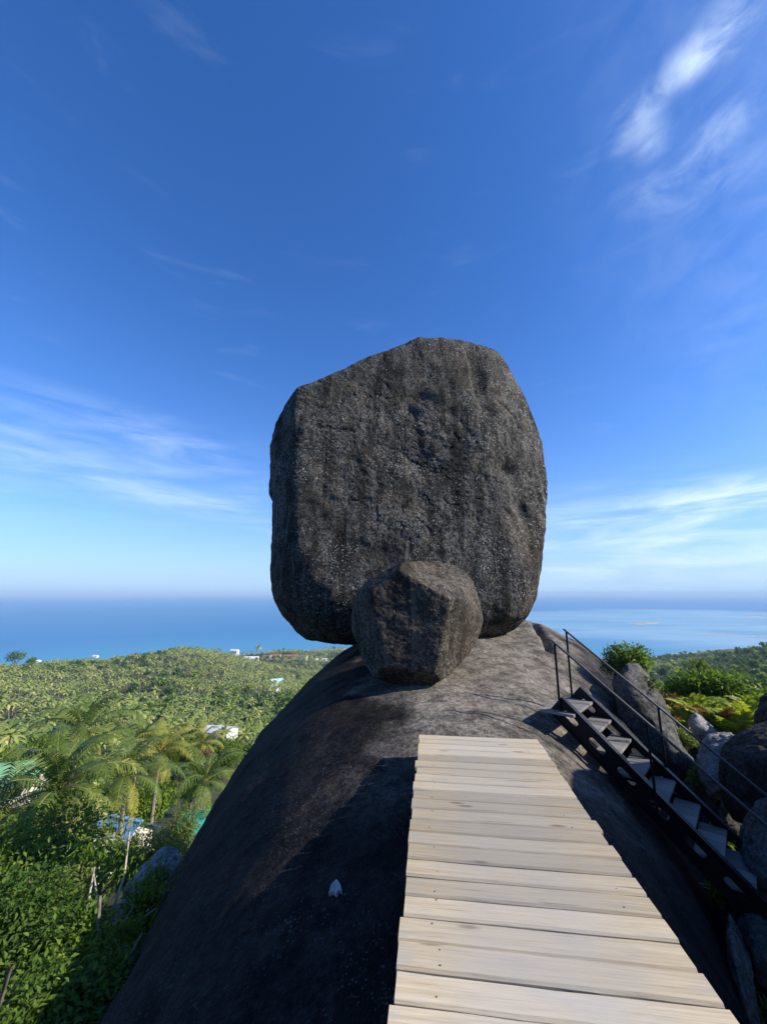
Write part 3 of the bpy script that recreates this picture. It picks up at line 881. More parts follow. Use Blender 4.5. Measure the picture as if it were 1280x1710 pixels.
# local axes: X across (to the right), Y along; right edge 1.27 m from left edge
rnd = random.Random(3)
LEN_END = 4.81; PITCHW = .1425
nb = 50
for k in range(nb):
    y1 = LEN_END - k * PITCHW
    gap = rnd.choice((rnd.uniform(.008, .011), rnd.uniform(.010, .016)))
    wd = PITCHW - gap; ln = 1.262 + rnd.uniform(-.008, .010)
    sx = rnd.uniform(-.009, .009)
    bm = bmesh.new(); nseg = 8
    prof = [(-wd / 2, -.038), (wd / 2, -.038), (wd / 2, -.011), (wd / 2 - .008, 0), (-wd / 2 + .008, 0), (-wd / 2, -.011)]
    cup = rnd.uniform(-.002, .003); bow = rnd.uniform(-.004, .004); wv = [rnd.uniform(-.0025, .0025) for _ in range(nseg + 1)]; tilt = rnd.uniform(-.004, .004)
    rings = []
    for s_ in range(nseg + 1):
        fx = s_ / nseg; xx = (fx - .5) * ln; rr_ = []
        for (yy, zz) in prof:
            e_ = wv[s_] if zz > -.03 else 0
            rr_.append(bm.verts.new((xx, yy + (e_ if yy > 0 else -e_) * .8 + bow * (1 - (2 * fx - 1) ** 2), zz + (tilt * yy / wd) + cup * (2 * fx - 1) ** 2)))
        rings.append(rr_)
    for a_, b_ in zip(rings[:-1], rings[1:]):
        for q_ in range(6): bm.faces.new((a_[q_], a_[(q_ + 1) % 6], b_[(q_ + 1) % 6], b_[q_]))
    bm.faces.new(rings[0]); bm.faces.new(rings[-1][::-1])
    pl = link('plank', bm_mesh('plank', bm, (M['deck'],)), walk, (sx, y1 - PITCHW / 2, rnd.uniform(-.002, .002)), (0, 0, rnd.uniform(-.004, .004)))
    if 'screw' not in bpy.data.meshes:
        bs = bmesh.new(); bmesh.ops.create_cone(bs, cap_ends=True, segments=8, radius1=.0042, radius2=.0036, depth=.003); SCREW = bm_mesh('screw', bs, (M['screw'],))
    if y1 > 1.5:
        for xx in (-.47, .47):
            for yy in (-.036, .036):
                if rnd.random() < .35: link('screw', SCREW, pl, (xx + rnd.uniform(-.03, .03), yy + rnd.uniform(-.014, .014), .0008))
# the planks hang on the middle of the walkway
for ch in walk.children: ch.location.x += .0
walk.location = (0.0, 0.0, 0.0)
mid0 = np.array([.435, 0.0]); walk.location = (mid0[0], mid0[1], 0)
link('gap_light_block', box_mesh('gap_light_block', (-.60, -2.3, -.046), (.60, LEN_END - .03, -.0415), M['joist']), walk)  # sheet added beneath the planks to block sunlight and darken the gaps
for xx in (-.47, .47):
    link('joist', box_mesh('joist', (xx - .03, -2.3, -.150), (xx + .03, LEN_END - .12, -.0465), M['joist'], .004), walk)
for yy in (-1.8, -.2, 1.4, 3.0):
    for xx in (-.47, .47):
        wx = mid0[0] + math.cos(YAW) * xx + math.sin(YAW) * yy; wy = -math.sin(YAW) * xx + math.cos(YAW) * yy
        zb = dome_z(wx, wy) - .1
        if zb < -.2: link('support_post', box_mesh('support_post', (xx - .04, yy - .04, zb), (xx + .04, yy + .04, -.152), M['joist'], .004), walk)

# ------------------------------------------------------------------ stairs
SU = Vector((.744, -.668, 0)).normalized(); SW = Vector((.668, .744, 0)).normalized()   # run, width
STEP_RUN, STEP_RISE, ST_W = .2245, .2, .80
NT_ = 13
far0 = Vector((3.108, 6.303, -.02))             # nose corner of the first tread at the far stringer
st_o = far0 - SW * ST_W                          # near side
sroot = empty('steel_stairs', tuple(st_o), 'black steel stairs with grey wooden treads and twin handrails', 'stairs', rz=math.atan2(SU.y, SU.x))
# local frame: X = run (down the stairs), Y = width (away from the viewer), Z up; rises go down along X
for k in range(NT_):
    x1 = k * STEP_RUN; z1 = -k * STEP_RISE
    dep = .262 if k else .44
    nbd = 4; wdt = (ST_W - .02) / nbd
    tr = None
    y_lo = 0.012 if k else -.13
    nbd = 4 if k else 5; wdt = (ST_W - .012 - y_lo) / nbd
    tb = link('tread', box_mesh('tread', (x1 - dep + .02, .01, z1 - .062), (x1 - .02, ST_W - .01, z1 - .0355), M['steel']), sroot); tb['label'] = 'black steel tread bracket carrying grey boards'
    for q_ in range(nbd):
        a_ = y_lo + q_ * wdt
        bo = link('board', box_mesh('board', (-dep / 2, -wdt / 2 + .003, -.035), (dep / 2, wdt / 2 - .003, 0), M['tread'], .003), tb,
                  (x1 - dep / 2, a_ + wdt / 2, z1 + rnd.uniform(-.0015, .0015)))


def stringer_mesh(x0, nst):
    """channel plate along the slope with slotted holes, 12 mm thick plus a flange on each edge"""
    sl_ = STEP_RISE / STEP_RUN; th = math.atan(sl_); depth = .27
    L = nst * math.hypot(STEP_RUN, STEP_RISE)
    bm = bmesh.new()
    def loop(pts):
        vs = [bm.verts.new((p_[0], 0, p_[1])) for p_ in pts]
        return [bm.edges.new((vs[i_], vs[(i_ + 1) % len(vs)])) for i_ in range(len(vs))]
    hd = depth / 2
    es = loop([(0, -hd), (L, -hd), (L, hd), (0, hd)])
    nh = int(L / .40)
    for h in range(nh):
        cx = .24 + h * .40; a_, r_ = .075, .036
        pts = [(cx + a_ + r_ * math.cos(t_), r_ * math.sin(t_)) for t_ in np.linspace(-math.pi / 2, math.pi / 2, 7)] + \
              [(cx - a_ + r_ * math.cos(t_), r_ * math.sin(t_)) for t_ in np.linspace(math.pi / 2, 3 * math.pi / 2, 7)]
        es += loop(pts)
    r = bmesh.ops.triangle_fill(bm, use_beauty=True, use_dissolve=False, edges=es)
    fs = [f_ for f_ in bm.faces]
    r = bmesh.ops.extrude_face_region(bm, geom=fs)
    for v_ in r['geom']:
        if isinstance(v_, bmesh.types.BMVert): v_.co.y += .010
    for zz in (-hd, hd):
        box_bm(bm, (0, -.035, zz - .005 if zz > 0 else zz - .005), (L, .0455, zz + .005))
    rot = Matrix.Rotation(th, 4, 'Y')
    bmesh.ops.transform(bm, matrix=rot, verts=bm.verts[:])
    return bm_mesh('stringer', bm, (M['steel'],))


sm_ = stringer_mesh(0, NT_)
XS = -.47
for yy in (-.012, ST_W + .002):
    link('stringer', sm_, sroot, (-.26, yy, .26 * .891 + .03 - .18))
# handrails and posts
def rail_z(x): return -x * STEP_RISE / STEP_RUN + .70 + .065 * (x + .3)
xb = NT_ * STEP_RUN - .3
for yy, xa in ((-.035, -.24), (ST_W + .035, -.35)):
    P0 = Vector((xa, yy, rail_z(xa))); P1 = Vector((xb, yy, rail_z(xb)))
    Vt, Ft = tube([P0, P0.lerp(P1, .5), P1], [.015] * 3, 10)
    link('handrail', mesh_from('handrail', Vt, Ft, True, (M['rail'],)), sroot)
    for xp in (xa + .04, .80, 1.85, 2.45):
        zt = rail_z(xp)
        zb_ = -xp * STEP_RISE / STEP_RUN - .22 if xp > 0 else -.08
        link('railing_post', box_mesh('railing_post', (xp - .013, yy - .013, zb_), (xp + .013, yy + .013, zt - .005), M['steel'], .002), sroot)
#STAGE2
# ------------------------------------------------------------------ plants: builders
def leaf_cloud(rng, clusters, n, size, droop=.25, aspect=2.2, shell=.55):
    """n folded leaves spread through ellipsoid clumps (centre, radii); returns V, F(tris), tint"""
    vol = np.array([np.prod(c[1]) ** .72 for c in clusters]); cnt = rng.multinomial(n, vol / vol.sum())
    Vs = []; Fs = []; Ts = []; k = 0
    for (cen, rad), m_ in zip(clusters, cnt):
        d = rng.normal(size=(m_, 3)); d /= np.linalg.norm(d, axis=1)[:, None]
        rr_ = (shell + (1 - shell) * rng.random(m_)) ** .8 * (1 + .16 * rng.normal(size=m_))
        P = np.asarray(cen) + d * np.asarray(rad) * rr_[:, None]
        ax = d * .7 + rng.normal(size=(m_, 3)) * .7; ax[:, 2] -= droop; ax /= np.linalg.norm(ax, axis=1)[:, None]
        up = d * .5 + np.array([0, 0, 1.0]) + rng.normal(size=(m_, 3)) * .45
        sd_ = np.cross(ax, up); sd_ /= np.linalg.norm(sd_, axis=1)[:, None] + 1e-9
        nn_ = np.cross(sd_, ax)
        L = size * (.65 + .7 * rng.random(m_))[:, None]; W = L / aspect
        a = P; tip = P + ax * L - nn_ * L * .12; m1 = P + ax * L * .45 + sd_ * W * .5 + nn_ * W * .16; m2 = P + ax * L * .45 - sd_ * W * .5 + nn_ * W * .16
        Vs.append(np.stack([a, m1, tip, m2], 1).reshape(-1, 3))
        i0 = k + np.arange(m_) * 4
        Fs.append(np.stack([i0, i0 + 1, i0 + 2, i0, i0 + 2, i0 + 3], -1).reshape(-1, 3)); k += 4 * m_
        cl = rng.normal() * .14
        Ts.append(np.repeat(np.clip(.42 + cl + .17 * rng.normal(size=m_), 0, 1), 4))
    return np.concatenate(Vs), np.concatenate(Fs), np.concatenate(Ts)


def branchwork(rng, base, tips, r0, wig=.08, seg=5):
    parts = []
    base = np.asarray(base, float)
    for tp in tips:
        tp = np.asarray(tp, float); P = [base]
        for k in range(1, 5):
            f = k / 4; q_ = base + (tp - base) * f; q_ = q_ + rng.normal(size=3) * np.linalg.norm(tp - base) * wig * (1 - f * .4); P.append(q_)
        parts.append(tube(P, [r0 * (1 - .2 * k) + .004 for k in range(5)], seg))
    return join(parts)


def quads_to_tris(F): return np.concatenate([F[:, [0, 1, 2]], F[:, [0, 2, 3]]])


def frond_mesh(name, length, rng, leaflets=34, mat=None, droop=.9, wl=.19, lift=.9, yellow=0.0):
    """one pinnate palm frond: X outwards, Z up"""
    n = 14
    s = np.linspace(0, 1, n)
    ang = lift - (lift + droop) * s ** 1.3
    dx = np.cos(ang); dz = np.sin(ang)
    X = np.r_[0, np.cumsum(dx[:-1])] / (n - 1) * length; Z = np.r_[0, np.cumsum(dz[:-1])] / (n - 1) * length
    R_ = np.stack([X, np.zeros(n), Z], -1)
    V, F = tube(R_, .035 * length / 4 * (1 - .88 * s), 4); F = quads_to_tris(F); T = np.full(len(V), .95)
    Vs = [V]; Fs = [F]; Ts = [T]; k = len(V)
    for sgn in (-1, 1):
        u = np.linspace(.10, .995, leaflets) + rng.normal(size=leaflets) * .004
        P = np.stack([np.interp(u, s, R_[:, i_]) for i_ in range(3)], -1); a = np.interp(u, s, ang)
        Tn_ = np.stack([np.cos(a), 0 * a, np.sin(a)], -1); Nn_ = np.stack([-np.sin(a), 0 * a, np.cos(a)], -1)
        ll = wl * length * np.clip(np.sin(np.pi * (u * .86 + .10)), .12, 1) * (1 + .13 * rng.normal(size=leaflets)); ll = ll[:, None]
        fw_ = (.45 + .55 * u)[:, None]
        d1 = Tn_ * fw_ + np.array([0, sgn * 1.0, 0]) + Nn_ * .22; d1 /= np.linalg.norm(d1, axis=1)[:, None]
        hang = (.55 + .30 * rng.random(leaflets))[:, None]
        d2 = d1 * np.array([.75, .62, .75]) + np.array([0, 0, -1.0]) * hang; d2 /= np.linalg.norm(d2, axis=1)[:, None]
        wdv = Tn_ * (.019 * length * (.8 + .4 * rng.random(leaflets)))[:, None]
        A0, A1 = P - wdv * .4, P + wdv * .4; mid = P + d1 * ll * .5; B0, B1 = mid - wdv * .6, mid + wdv * .6; tip = mid + d2 * ll * .55
        Vs.append(np.stack([A0, A1, B1, B0, tip], 1).reshape(-1, 3)); i0 = k + np.arange(leaflets) * 5
        Fs.append(np.stack([i0, i0 + 1, i0 + 2, i0, i0 + 2, i0 + 3, i0 + 3, i0 + 2, i0 + 4], -1).reshape(-1, 3)); k += leaflets * 5
        Ts.append(np.repeat(np.clip(.35 + .25 * u + yellow + .12 * rng.normal(size=leaflets), 0, 1), 5))
    return mesh_from(name, np.concatenate(Vs), np.concatenate(Fs), False, (mat,), {'tint': np.concatenate(Ts)})


def palm_trunk(name, h, rng, r0=.16):
    lean = rng.normal(size=2) * .05 * h
    n = 14; s = np.linspace(0, 1, n)
    P = np.stack([lean[0] * (s ** 1.6 - 1), lean[1] * (s ** 1.6 - 1), -h * (1 - s)], -1)
    rad = r0 * (1.35 - .75 * s) + .012 * np.sin(s * 60); rad[0] *= 1.35
    V, F = tube(P, rad, 8)
    return mesh_from(name, V, F, True, (M['palm_bark'],))


FR = {}
rngF = np.random.default_rng(5)
for key, mt in (('g', 'frond'), ('y', 'frond_y')):
    FR[key] = [frond_mesh('frond', 1.0, rngF, 34, M[mt], dr, .21, lf, yl) for dr, lf, yl in ((.75, 1.0, .05), (1.05, .75, .12), (1.25, .45, .18), (1.35, .1, .28), (.5, 1.3, .0))]


def near_palm(px, py, d, L, label, rng, nf=22, key='g', hmax=14.0):
    c = at(px, py, d); gz = float(ground(c[0], c[1])[0])
    h = min(max(c[2] - gz + .3, 2.5), hmax)
    if c[2] - h > gz: h = c[2] - gz + .3
    root = empty('palm_tree', (c[0], c[1], c[2] - h), label, 'palm', 'coconut palms below the outcrop')
    link('trunk', palm_trunk('trunk', h, rng), root, (0, 0, h))
    for k in range(nf):
        f = k / (nf - 1)                       # 0 = young upright, 1 = old hanging
        az = k * 2.399963 + rng.normal() * .2
        tilt = 1.05 - 1.75 * f + rng.normal() * .10
        vi = 4 if f < .15 else 0 if f < .4 else 1 if f < .65 else 2 if f < .88 else 3
        kk_ = 'y' if (f > .93 and rng.random() < .6) else key
        o = link('frond', FR[kk_][vi], root, (.05 * math.cos(az), .05 * math.sin(az), h + .03), None, L * (.82 + .28 * math.sin(math.pi * min(1, f + .25))))
        o.rotation_euler = (rng.normal() * .15, -(tilt - .75) * .55, az)
    # crown shaft and nuts
    V, F = tube([(0, 0, -.35), (0, 0, 0), (0, 0, .25)], [.12, .16, .03], 8)
    link('crown_shaft', mesh_from('crown_shaft', V, F, True, (M['frond_y'],), {'tint': np.full(len(V), .5)}), root, (0, 0, h))
    return root


rp = np.random.default_rng(12)
near_palm(98, 1322, 29, 4.3, 'largest coconut palm, its long fronds arching over the left edge', rp, 24)
near_palm(212, 1296, 34, 4.0, 'coconut palm standing directly behind the blue roof', rp, 20)
near_palm(268, 1256, 47, 3.9, 'yellowing coconut palm with a bare slanting trunk', rp, 16, 'y')
near_palm(342, 1305, 40, 3.8, 'coconut palm beside the outcrop, above the teal roof', rp, 20)
near_palm(140, 1222, 50, 5.0, 'tall coconut palm rising behind the largest palm', rp, 22)
near_palm(338, 1242, 74, 4.2, 'pale coconut palm in front of the white-roofed house', rp, 16, 'y')
near_palm(8, 1352, 33, 3.9, 'coconut palm cut by the left edge under the green roof', rp, 20)
near_palm(130, 1402, 31, 2.6, 'low drooping palm with browned fronds at the edge of the blue roof', rp, 15, 'y')
near_palm(236, 1236, 66, 4.0, 'coconut palm on the slope behind the yellowing palm', rp, 18)


# --- broadleaf trees and shrubs
def tree(name, label, cat, base, clusters, n, size, mat, bark, rng, r0=.10, droop=.25, aspect=2.2, group=None, shell=.5, fork=.35):
    """crown of leaf clumps on a forked trunk; clusters relative to base"""
    root = empty(name, base, label, cat, group)
    V, F, T = leaf_cloud(rng, clusters, n, size, droop, aspect, shell)
    link('crown', mesh_from('crown', V, F, False, (mat,), {'tint': T}), root)
    cm = np.mean([c[0] for c in clusters], 0); ft = np.array([cm[0] * fork, cm[1] * fork, cm[2] * fork])
    a = branchwork(rng, (0, 0, -.3), [ft], r0, .04, 7); b_ = branchwork(rng, ft, [np.asarray(c[0]) + rng.normal(size=3) * .1 for c in clusters], r0 * .6, .07, 5)
    V, F = join([a, b_])
    link('trunk', mesh_from('trunk', V, F, True, (bark,)), root)
    return root


def blob(rng, rad, n, flat=.8, lift=0.0):
    out = []
    for _ in range(n):
        d = rng.normal(size=3); d /= np.linalg.norm(d); d[2] = d[2] * flat
        out.append((d * np.asarray(rad) * .62 * rng.random() ** .4 + np.array([0, 0, lift]), np.asarray(rad) * rng.uniform(.30, .50)))
    return out


def tree_at(px, py, d, rad, n, size, mat, label, rng, name='broadleaf_tree', cat='tree', bark='bark', nblob=14, stem=None, **kw):
    c = at(px, py, d); gz = float(ground(c[0], c[1])[0]) - .05 if stem is None else c[2] - stem
    gz = min(gz, c[2] - rad[2] * .5)
    cl = blob(rng, rad, nblob); cl = [(p_ + np.array([0, 0, c[2] - gz]), r_) for p_, r_ in cl]
    return tree(name, label, cat, (c[0], c[1], gz), cl, n, size, M[mat], M[bark], rng, **kw)


rt_ = np.random.default_rng(31)
NG = 'trees and shrubs below the outcrop'
tree_at(55, 1455, 11.0, (1.75, 1.56, 1.24), 8151, 0.103, 'leaf', 'dense dark green tree under the largest palm at the left edge', rt_, group=NG, nblob=22)
tree_at(20, 1545, 7.2, (0.86, 0.86, 0.69), 4514, 0.083, 'leaf', 'dark leafy tree low at the left edge with glossy leaves', rt_, group=NG, nblob=16)
tree_at(95, 1520, 8.2, (0.71, 0.65, 0.55), 4012, 0.072, 'leaf_olive', 'olive green bush between the left edge and the bare pale tree', rt_, group=NG)
tree_at(60, 1625, 6.5, (0.90, 0.79, 0.62), 5266, 0.074, 'leaf', 'dark shaded bush low on the left above the bottom edge', rt_, group=NG, nblob=18)
tree_at(150, 1660, 5.6, (0.51, 0.51, 0.36), 3260, 0.050, 'leaf', 'dark low shrub at the bottom beside the outcrop', rt_, 'shrub', 'shrub', group=NG)
tree_at(30, 1705, 5.5, (0.87, 0.76, 0.53), 4514, 0.070, 'leaf', 'dark shrub filling the bottom left corner', rt_, 'shrub', 'shrub', group=NG)
tree_at(140, 1585, 6.1, (0.44, 0.41, 0.30), 2382, 0.048, 'leaf_y', 'bright yellow-green shrub below the bare pale tree', rt_, 'shrub', 'shrub', group=NG)
tree_at(195, 1570, 6.7, (0.35, 0.35, 0.25), 2850, 0.044, 'leaf_y', 'small light green shrub beside the white stone', rt_, 'shrub', 'shrub', group=NG)
tree_at(200, 1640, 6.4, (0.43, 0.43, 0.27), 2850, 0.042, 'leaf_olive', 'grey-green low shrub touching the foot of the outcrop', rt_, 'shrub', 'shrub', group=NG)
tree_at(240, 1505, 8.6, (.42, .4, .36), 1300, .075, 'leaf_y', 'light green shrub in front of the pale rock slab', rt_, 'shrub', 'shrub', group=NG)
tree_at(262, 1468, 9.6, (.30, .3, .30), 700, .075, 'leaf_olive', 'thin olive shrub between the pale slab and the outcrop', rt_, 'shrub', 'shrub', group=NG)
tree_at(245, 1440, 22, (1.9, 1.6, 1.5), 4200, .20, 'leaf_olive', 'olive feathery tree in front of the pale rock slab', rt_, group=NG, droop=.6, aspect=4.0)
tree_at(160, 1445, 24, (1.9, 1.7, 1.1), 3600, .18, 'leaf_y', 'spreading yellow-green tree above the bare pale branches', rt_, group=NG, droop=.3, aspect=3.0)
tree_at(300, 1400, 32, (1.3, 1.2, 2.6), 3600, .24, 'leaf_olive', 'thin feathery tree standing against the outcrop edge', rt_, group=NG, droop=.8, aspect=5.0, nblob=18)
tree_at(222, 1412, 37, (1.5, 1.3, 1.0), 2400, .16, 'leaf_olive', 'light feathery tree in front of the blue-roofed house', rt_, group=NG, droop=.5, aspect=3.5)
tree_at(318, 1392, 40, (1.2, 1.0, 1.2), 2000, .16, 'leaf_y', 'yellow-green sapling in front of the teal roof', rt_, group=NG, droop=.5, aspect=3.5)
tree_at(110, 1385, 36, (2.6, 2.2, 1.5), 4200, .24, 'leaf_olive', 'olive tree behind the largest palm, left of the blue roof', rt_, group=NG)
tree_at(255, 1335, 52, (2.6, 2.2, 2.6), 3600, .30, 'leaf_y', 'bright green tree between the palms above the blue roof', rt_, group=NG)
tree_at(375, 1255, 88, (4.5, 4, 3.4), 3600, .45, 'leaf_y', 'bright green round tree touching the edge of the outcrop', rt_, group=NG)
tree_at(300, 1262, 78, (3.2, 3, 2.6), 3000, .40, 'leaf_y', 'yellow-green tree in front of the hillside palms', rt_, group=NG)
tree_at(345, 1262, 70, (1.6, 1.5, 1.1), 1200, .30, 'dry', 'small tree with orange-brown foliage below the white-roofed house', rt_, group=NG)
tree_at(60, 1255, 90, (5, 4, 3.4), 3600, .5, 'leaf_y', 'yellow-green tree crown behind the green roof', rt_, group=NG)

# bare pale tree
c = at(186, 1560, 7.0); gz = float(ground(c[0], c[1])[0]); top = at(186, 1440, 7.0)[2]
root = empty('bare_tree', (c[0], c[1], gz), 'bare pale-barked forked tree with thin foliage in the gully', 'tree', NG)
hh = top - gz
tips = [(x_ * .5, y_ * .5, hh * z_) for x_, y_, z_ in ((-.9, .2, .95), (-.45, -.1, 1.0), (.15, .1, 1.08), (.35, -.2, .92), (1.15, .1, .85), (.9, .3, .7), (-.7, -.3, .72))]
V, F = join([branchwork(rt_, (0, 0, -.4), [(-.05, 0, hh * .42)], .055, .03, 8), branchwork(rt_, (-.05, 0, hh * .42), tips, .024, .09, 6),
             branchwork(rt_, (.0, 0, hh * .25), [(.45, .1, hh * .66), (.38, -.2, hh * .6)], .020, .06, 6)])
link('trunk', mesh_from('trunk', V, F, True, (M['pale_bark'],)), root)
V, F, T = leaf_cloud(rt_, [(np.array(t_) + np.array([0, 0, .25]), np.array((.35, .35, .2))) for t_ in tips], 900, .07, .4, 3.5, .3)
link('crown', mesh_from('crown', V, F, False, (M['leaf_y'],), {'tint': T}), root)

# big-leaved plant at the left edge
def big_leaf(name, L, W, rng):
    n = 8; s = np.linspace(0, 1, n); wv = W * np.sin(np.pi * np.clip(s * .92 + .08, 0, 1)) ** .75
    X = s * L; Z = .25 * L * s - .45 * L * s ** 2
    V = np.concatenate([np.stack([X, wv * k_, Z + abs(k_) * .12 * W + .02 * np.sin(s * 22) * abs(k_)], -1) for k_ in (-1, -.5, 0, .5, 1)])
    F = np.array([(k_ * n + i_, k_ * n + i_ + 1, (k_ + 1) * n + i_ + 1, (k_ + 1) * n + i_) for k_ in range(4) for i_ in range(n - 1)])
    return mesh_from(name, V, F, True, (M['leaf_y'],), {'tint': np.clip(.25 + .1 * rng.normal(size=len(V)), 0, 1)})
c = at(-8, 1535, 8.2); gz = float(ground(c[0], c[1])[0])
root = empty('taro_plant', (c[0], c[1], gz), 'plant with a few very large pale green leaves at the left edge', 'plant')
bl = big_leaf('leaf', .30, .11, rt_)
for k in range(6):
    az = k * 1.9; hz_ = c[2] - gz + rt_.uniform(-.35, .2)
    tp = np.array((.25 * math.cos(az), .25 * math.sin(az), hz_))
    V, F = tube([(0, 0, 0), tp * np.array((.4, .4, .6)), tp], [.022, .018, .012], 6)
    st_ = link('stalk', mesh_from('stalk', V, F, True, (M['leaf_y'],), {'tint': np.full(len(V), .3)}), root)
    link('leaf', bl, st_, tp, (rt_.normal() * .3, rt_.uniform(-.2, .5), az))

# right side, beside and beyond the stairs
SG = 'greenery beside the stairs'
tree_at(1048, 1098, 11.5, (.62, .6, .52), 2600, .085, 'leaf', 'small rounded bush growing on top of the grey boulder', rt_, 'shrub', 'shrub', group=SG, nblob=18, r0=.03, stem=.75)
tree_at(1022, 1112, 11.2, (.28, .3, .32), 600, .09, 'leaf_olive', 'sparse twiggy shrub at the edge of the dark rock shoulder', rt_, 'shrub', 'shrub', group=SG, r0=.015, nblob=8, stem=.5)
tree_at(1188, 1150, 20, (1.9, 1.6, .95), 5200, .17, 'leaf', 'broad dark green bush behind the ferns', rt_, 'shrub', 'shrub', group=SG, nblob=22)
tree_at(1135, 1160, 22, (1.0, 1.0, .8), 2000, .16, 'leaf', 'darker bush left of the broad green bush behind the ferns', rt_, 'shrub', 'shrub', group=SG)
tree_at(1285, 1168, 24, (1.0, 1.0, .8), 1600, .18, 'leaf', 'dark bush cut by the right edge above the ferns', rt_, 'shrub', 'shrub', group=SG)
tree_at(1168, 1122, 34, (.8, .8, 1.1), 1000, .2, 'leaf_olive', 'slim light green tree top above the broad green bush', rt_, group=SG)
tree_at(1072, 1142, 10.3, (.30, .3, .22), 700, .07, 'leaf_olive', 'olive shrub on the flank of the tall grey boulder', rt_, 'shrub', 'shrub', group=SG, r0=.012, nblob=7, stem=.3)
tree_at(1140, 1232, 10.6, (.30, .3, .22), 700, .07, 'leaf_olive', 'weedy shrub beside the small pale slab', rt_, 'shrub', 'shrub', group=SG, r0=.012, nblob=7)
tree_at(1168, 1300, 9.2, (.26, .26, .22), 600, .07, 'leaf', 'shaded weeds below the pale leaning boulder', rt_, 'shrub', 'shrub', group=SG, r0=.012, nblob=7)
tree_at(1105, 1168, 14, (.42, .4, .4), 700, .10, 'dry', 'dry orange-brown bush beside the grey boulder', rt_, 'shrub', 'shrub', group=SG, r0=.02, nblob=8)
tree_at(1190, 1392, 8.6, (.35, .35, .22), 500, .09, 'leaf', 'shaded green plant in the hollow behind the stairs', rt_, 'shrub', 'shrub', group=SG, r0=.015, nblob=6)
tree_at(1205, 1492, 6.6, (.24, .24, .2), 420, .07, 'leaf_y', 'yellow-green plant showing between the outcrop and the stairs', rt_, 'shrub', 'shrub', group=SG, r0=.012, nblob=6)
tree_at(1268, 1700, 5.6, (.25, .25, .2), 400, .08, 'leaf_olive', 'low plant at the bottom right corner', rt_, 'shrub', 'shrub', group=SG, r0=.012, nblob=6)


def fern_frond(name, rng, mat, n=16):
    s = np.linspace(0, 1, 8); X = .8 * s; Z = .75 * s - .55 * s ** 2.2
    R_ = np.stack([X, 0 * s, Z], -1)
    V, F = tube(R_, .012 * (1 - .8 * s), 4); F = quads_to_tris(F); Vs = [V]; Fs = [F]; Ts = [np.full(len(V), .7)]; k = len(V)
    for sgn in (-1, 1):
        u = np.linspace(.12, .99, n); P = np.stack([np.interp(u, s, R_[:, i_]) for i_ in range(3)], -1)
        ll = (.20 * np.sin(np.pi * (u * .8 + .17)) * (1 + .15 * rng.normal(size=n)))[:, None]
        d = np.stack([np.full(n, .45), np.full(n, sgn * 1.0), np.full(n, .25)], -1); wv = np.array([.022, 0, .008])
        tip = P + d * ll + np.array([0, 0, -.04])
        Vs.append(np.stack([P - wv, P + wv, P + d * ll * .55 + wv, tip], 1).reshape(-1, 3)); i0 = k + np.arange(n) * 4
        Fs.append(np.stack([i0, i0 + 1, i0 + 2, i0, i0 + 2, i0 + 3], -1).reshape(-1, 3)); k += 4 * n
        Ts.append(np.repeat(np.clip(.45 + .2 * rng.normal(size=n), 0, 1), 4))
    return mesh_from(name, np.concatenate(Vs), np.concatenate(Fs), False, (mat,), {'tint': np.concatenate(Ts)})


ferns = [fern_frond('fern_frond', rt_, M['fern']) for _ in range(3)] + [fern_frond('fern_frond', rt_, M['dry'])]
fspots = [(1118, 1192, 12.6), (1133, 1180, 13.2), (1146, 1196, 12.4), (1160, 1186, 13.4), (1176, 1192, 13.0), (1190, 1200, 12.6), (1204, 1186, 13.6), (1218, 1196, 12.9),
          (1232, 1184, 13.5), (1246, 1194, 12.8), (1258, 1180, 13.6), (1210, 1208, 12.2), (1240, 1206, 12.3), (1172, 1178, 14.2), (1100, 1205, 11.8), (1225, 1212, 11.9)]
ORD = ('first', 'second', 'third', 'fourth', 'fifth', 'sixth', 'seventh', 'eighth', 'ninth', 'tenth', 'eleventh', 'twelfth', 'thirteenth', 'fourteenth', 'fifteenth', 'sixteenth')
DRY = (5, 14)
fspots = [f_ + (i_ in DRY,) for i_, f_ in enumerate(fspots)]; fspots.sort()
fern_n = [0, 0]
for k, (px, py, d, dry) in enumerate(fspots):
    c = at(px, py, d); gz = float(ground(c[0], c[1])[0]); od = ORD[fern_n[dry]]; fern_n[dry] += 1
    root = empty('fern', (c[0], c[1], min(gz, c[2] - .15)), ('%s dry brown fern counting rightwards from the tall grey boulder' % od if dry else '%s yellow-green fern counting rightwards from the tall grey boulder' % od), 'fern', 'ferns beside the stairs')
    lift = max(c[2] - gz - .45, 0.0)
    for q_ in range(10):
        link('fern_frond', ferns[3] if dry or rt_.random() < .05 else ferns[q_ % 3], root, (0, 0, lift), (rt_.normal() * .15, rt_.uniform(-.75, .25), q_ * .63 + rt_.normal() * .2), rt_.uniform(.65, 1.1) * .85)

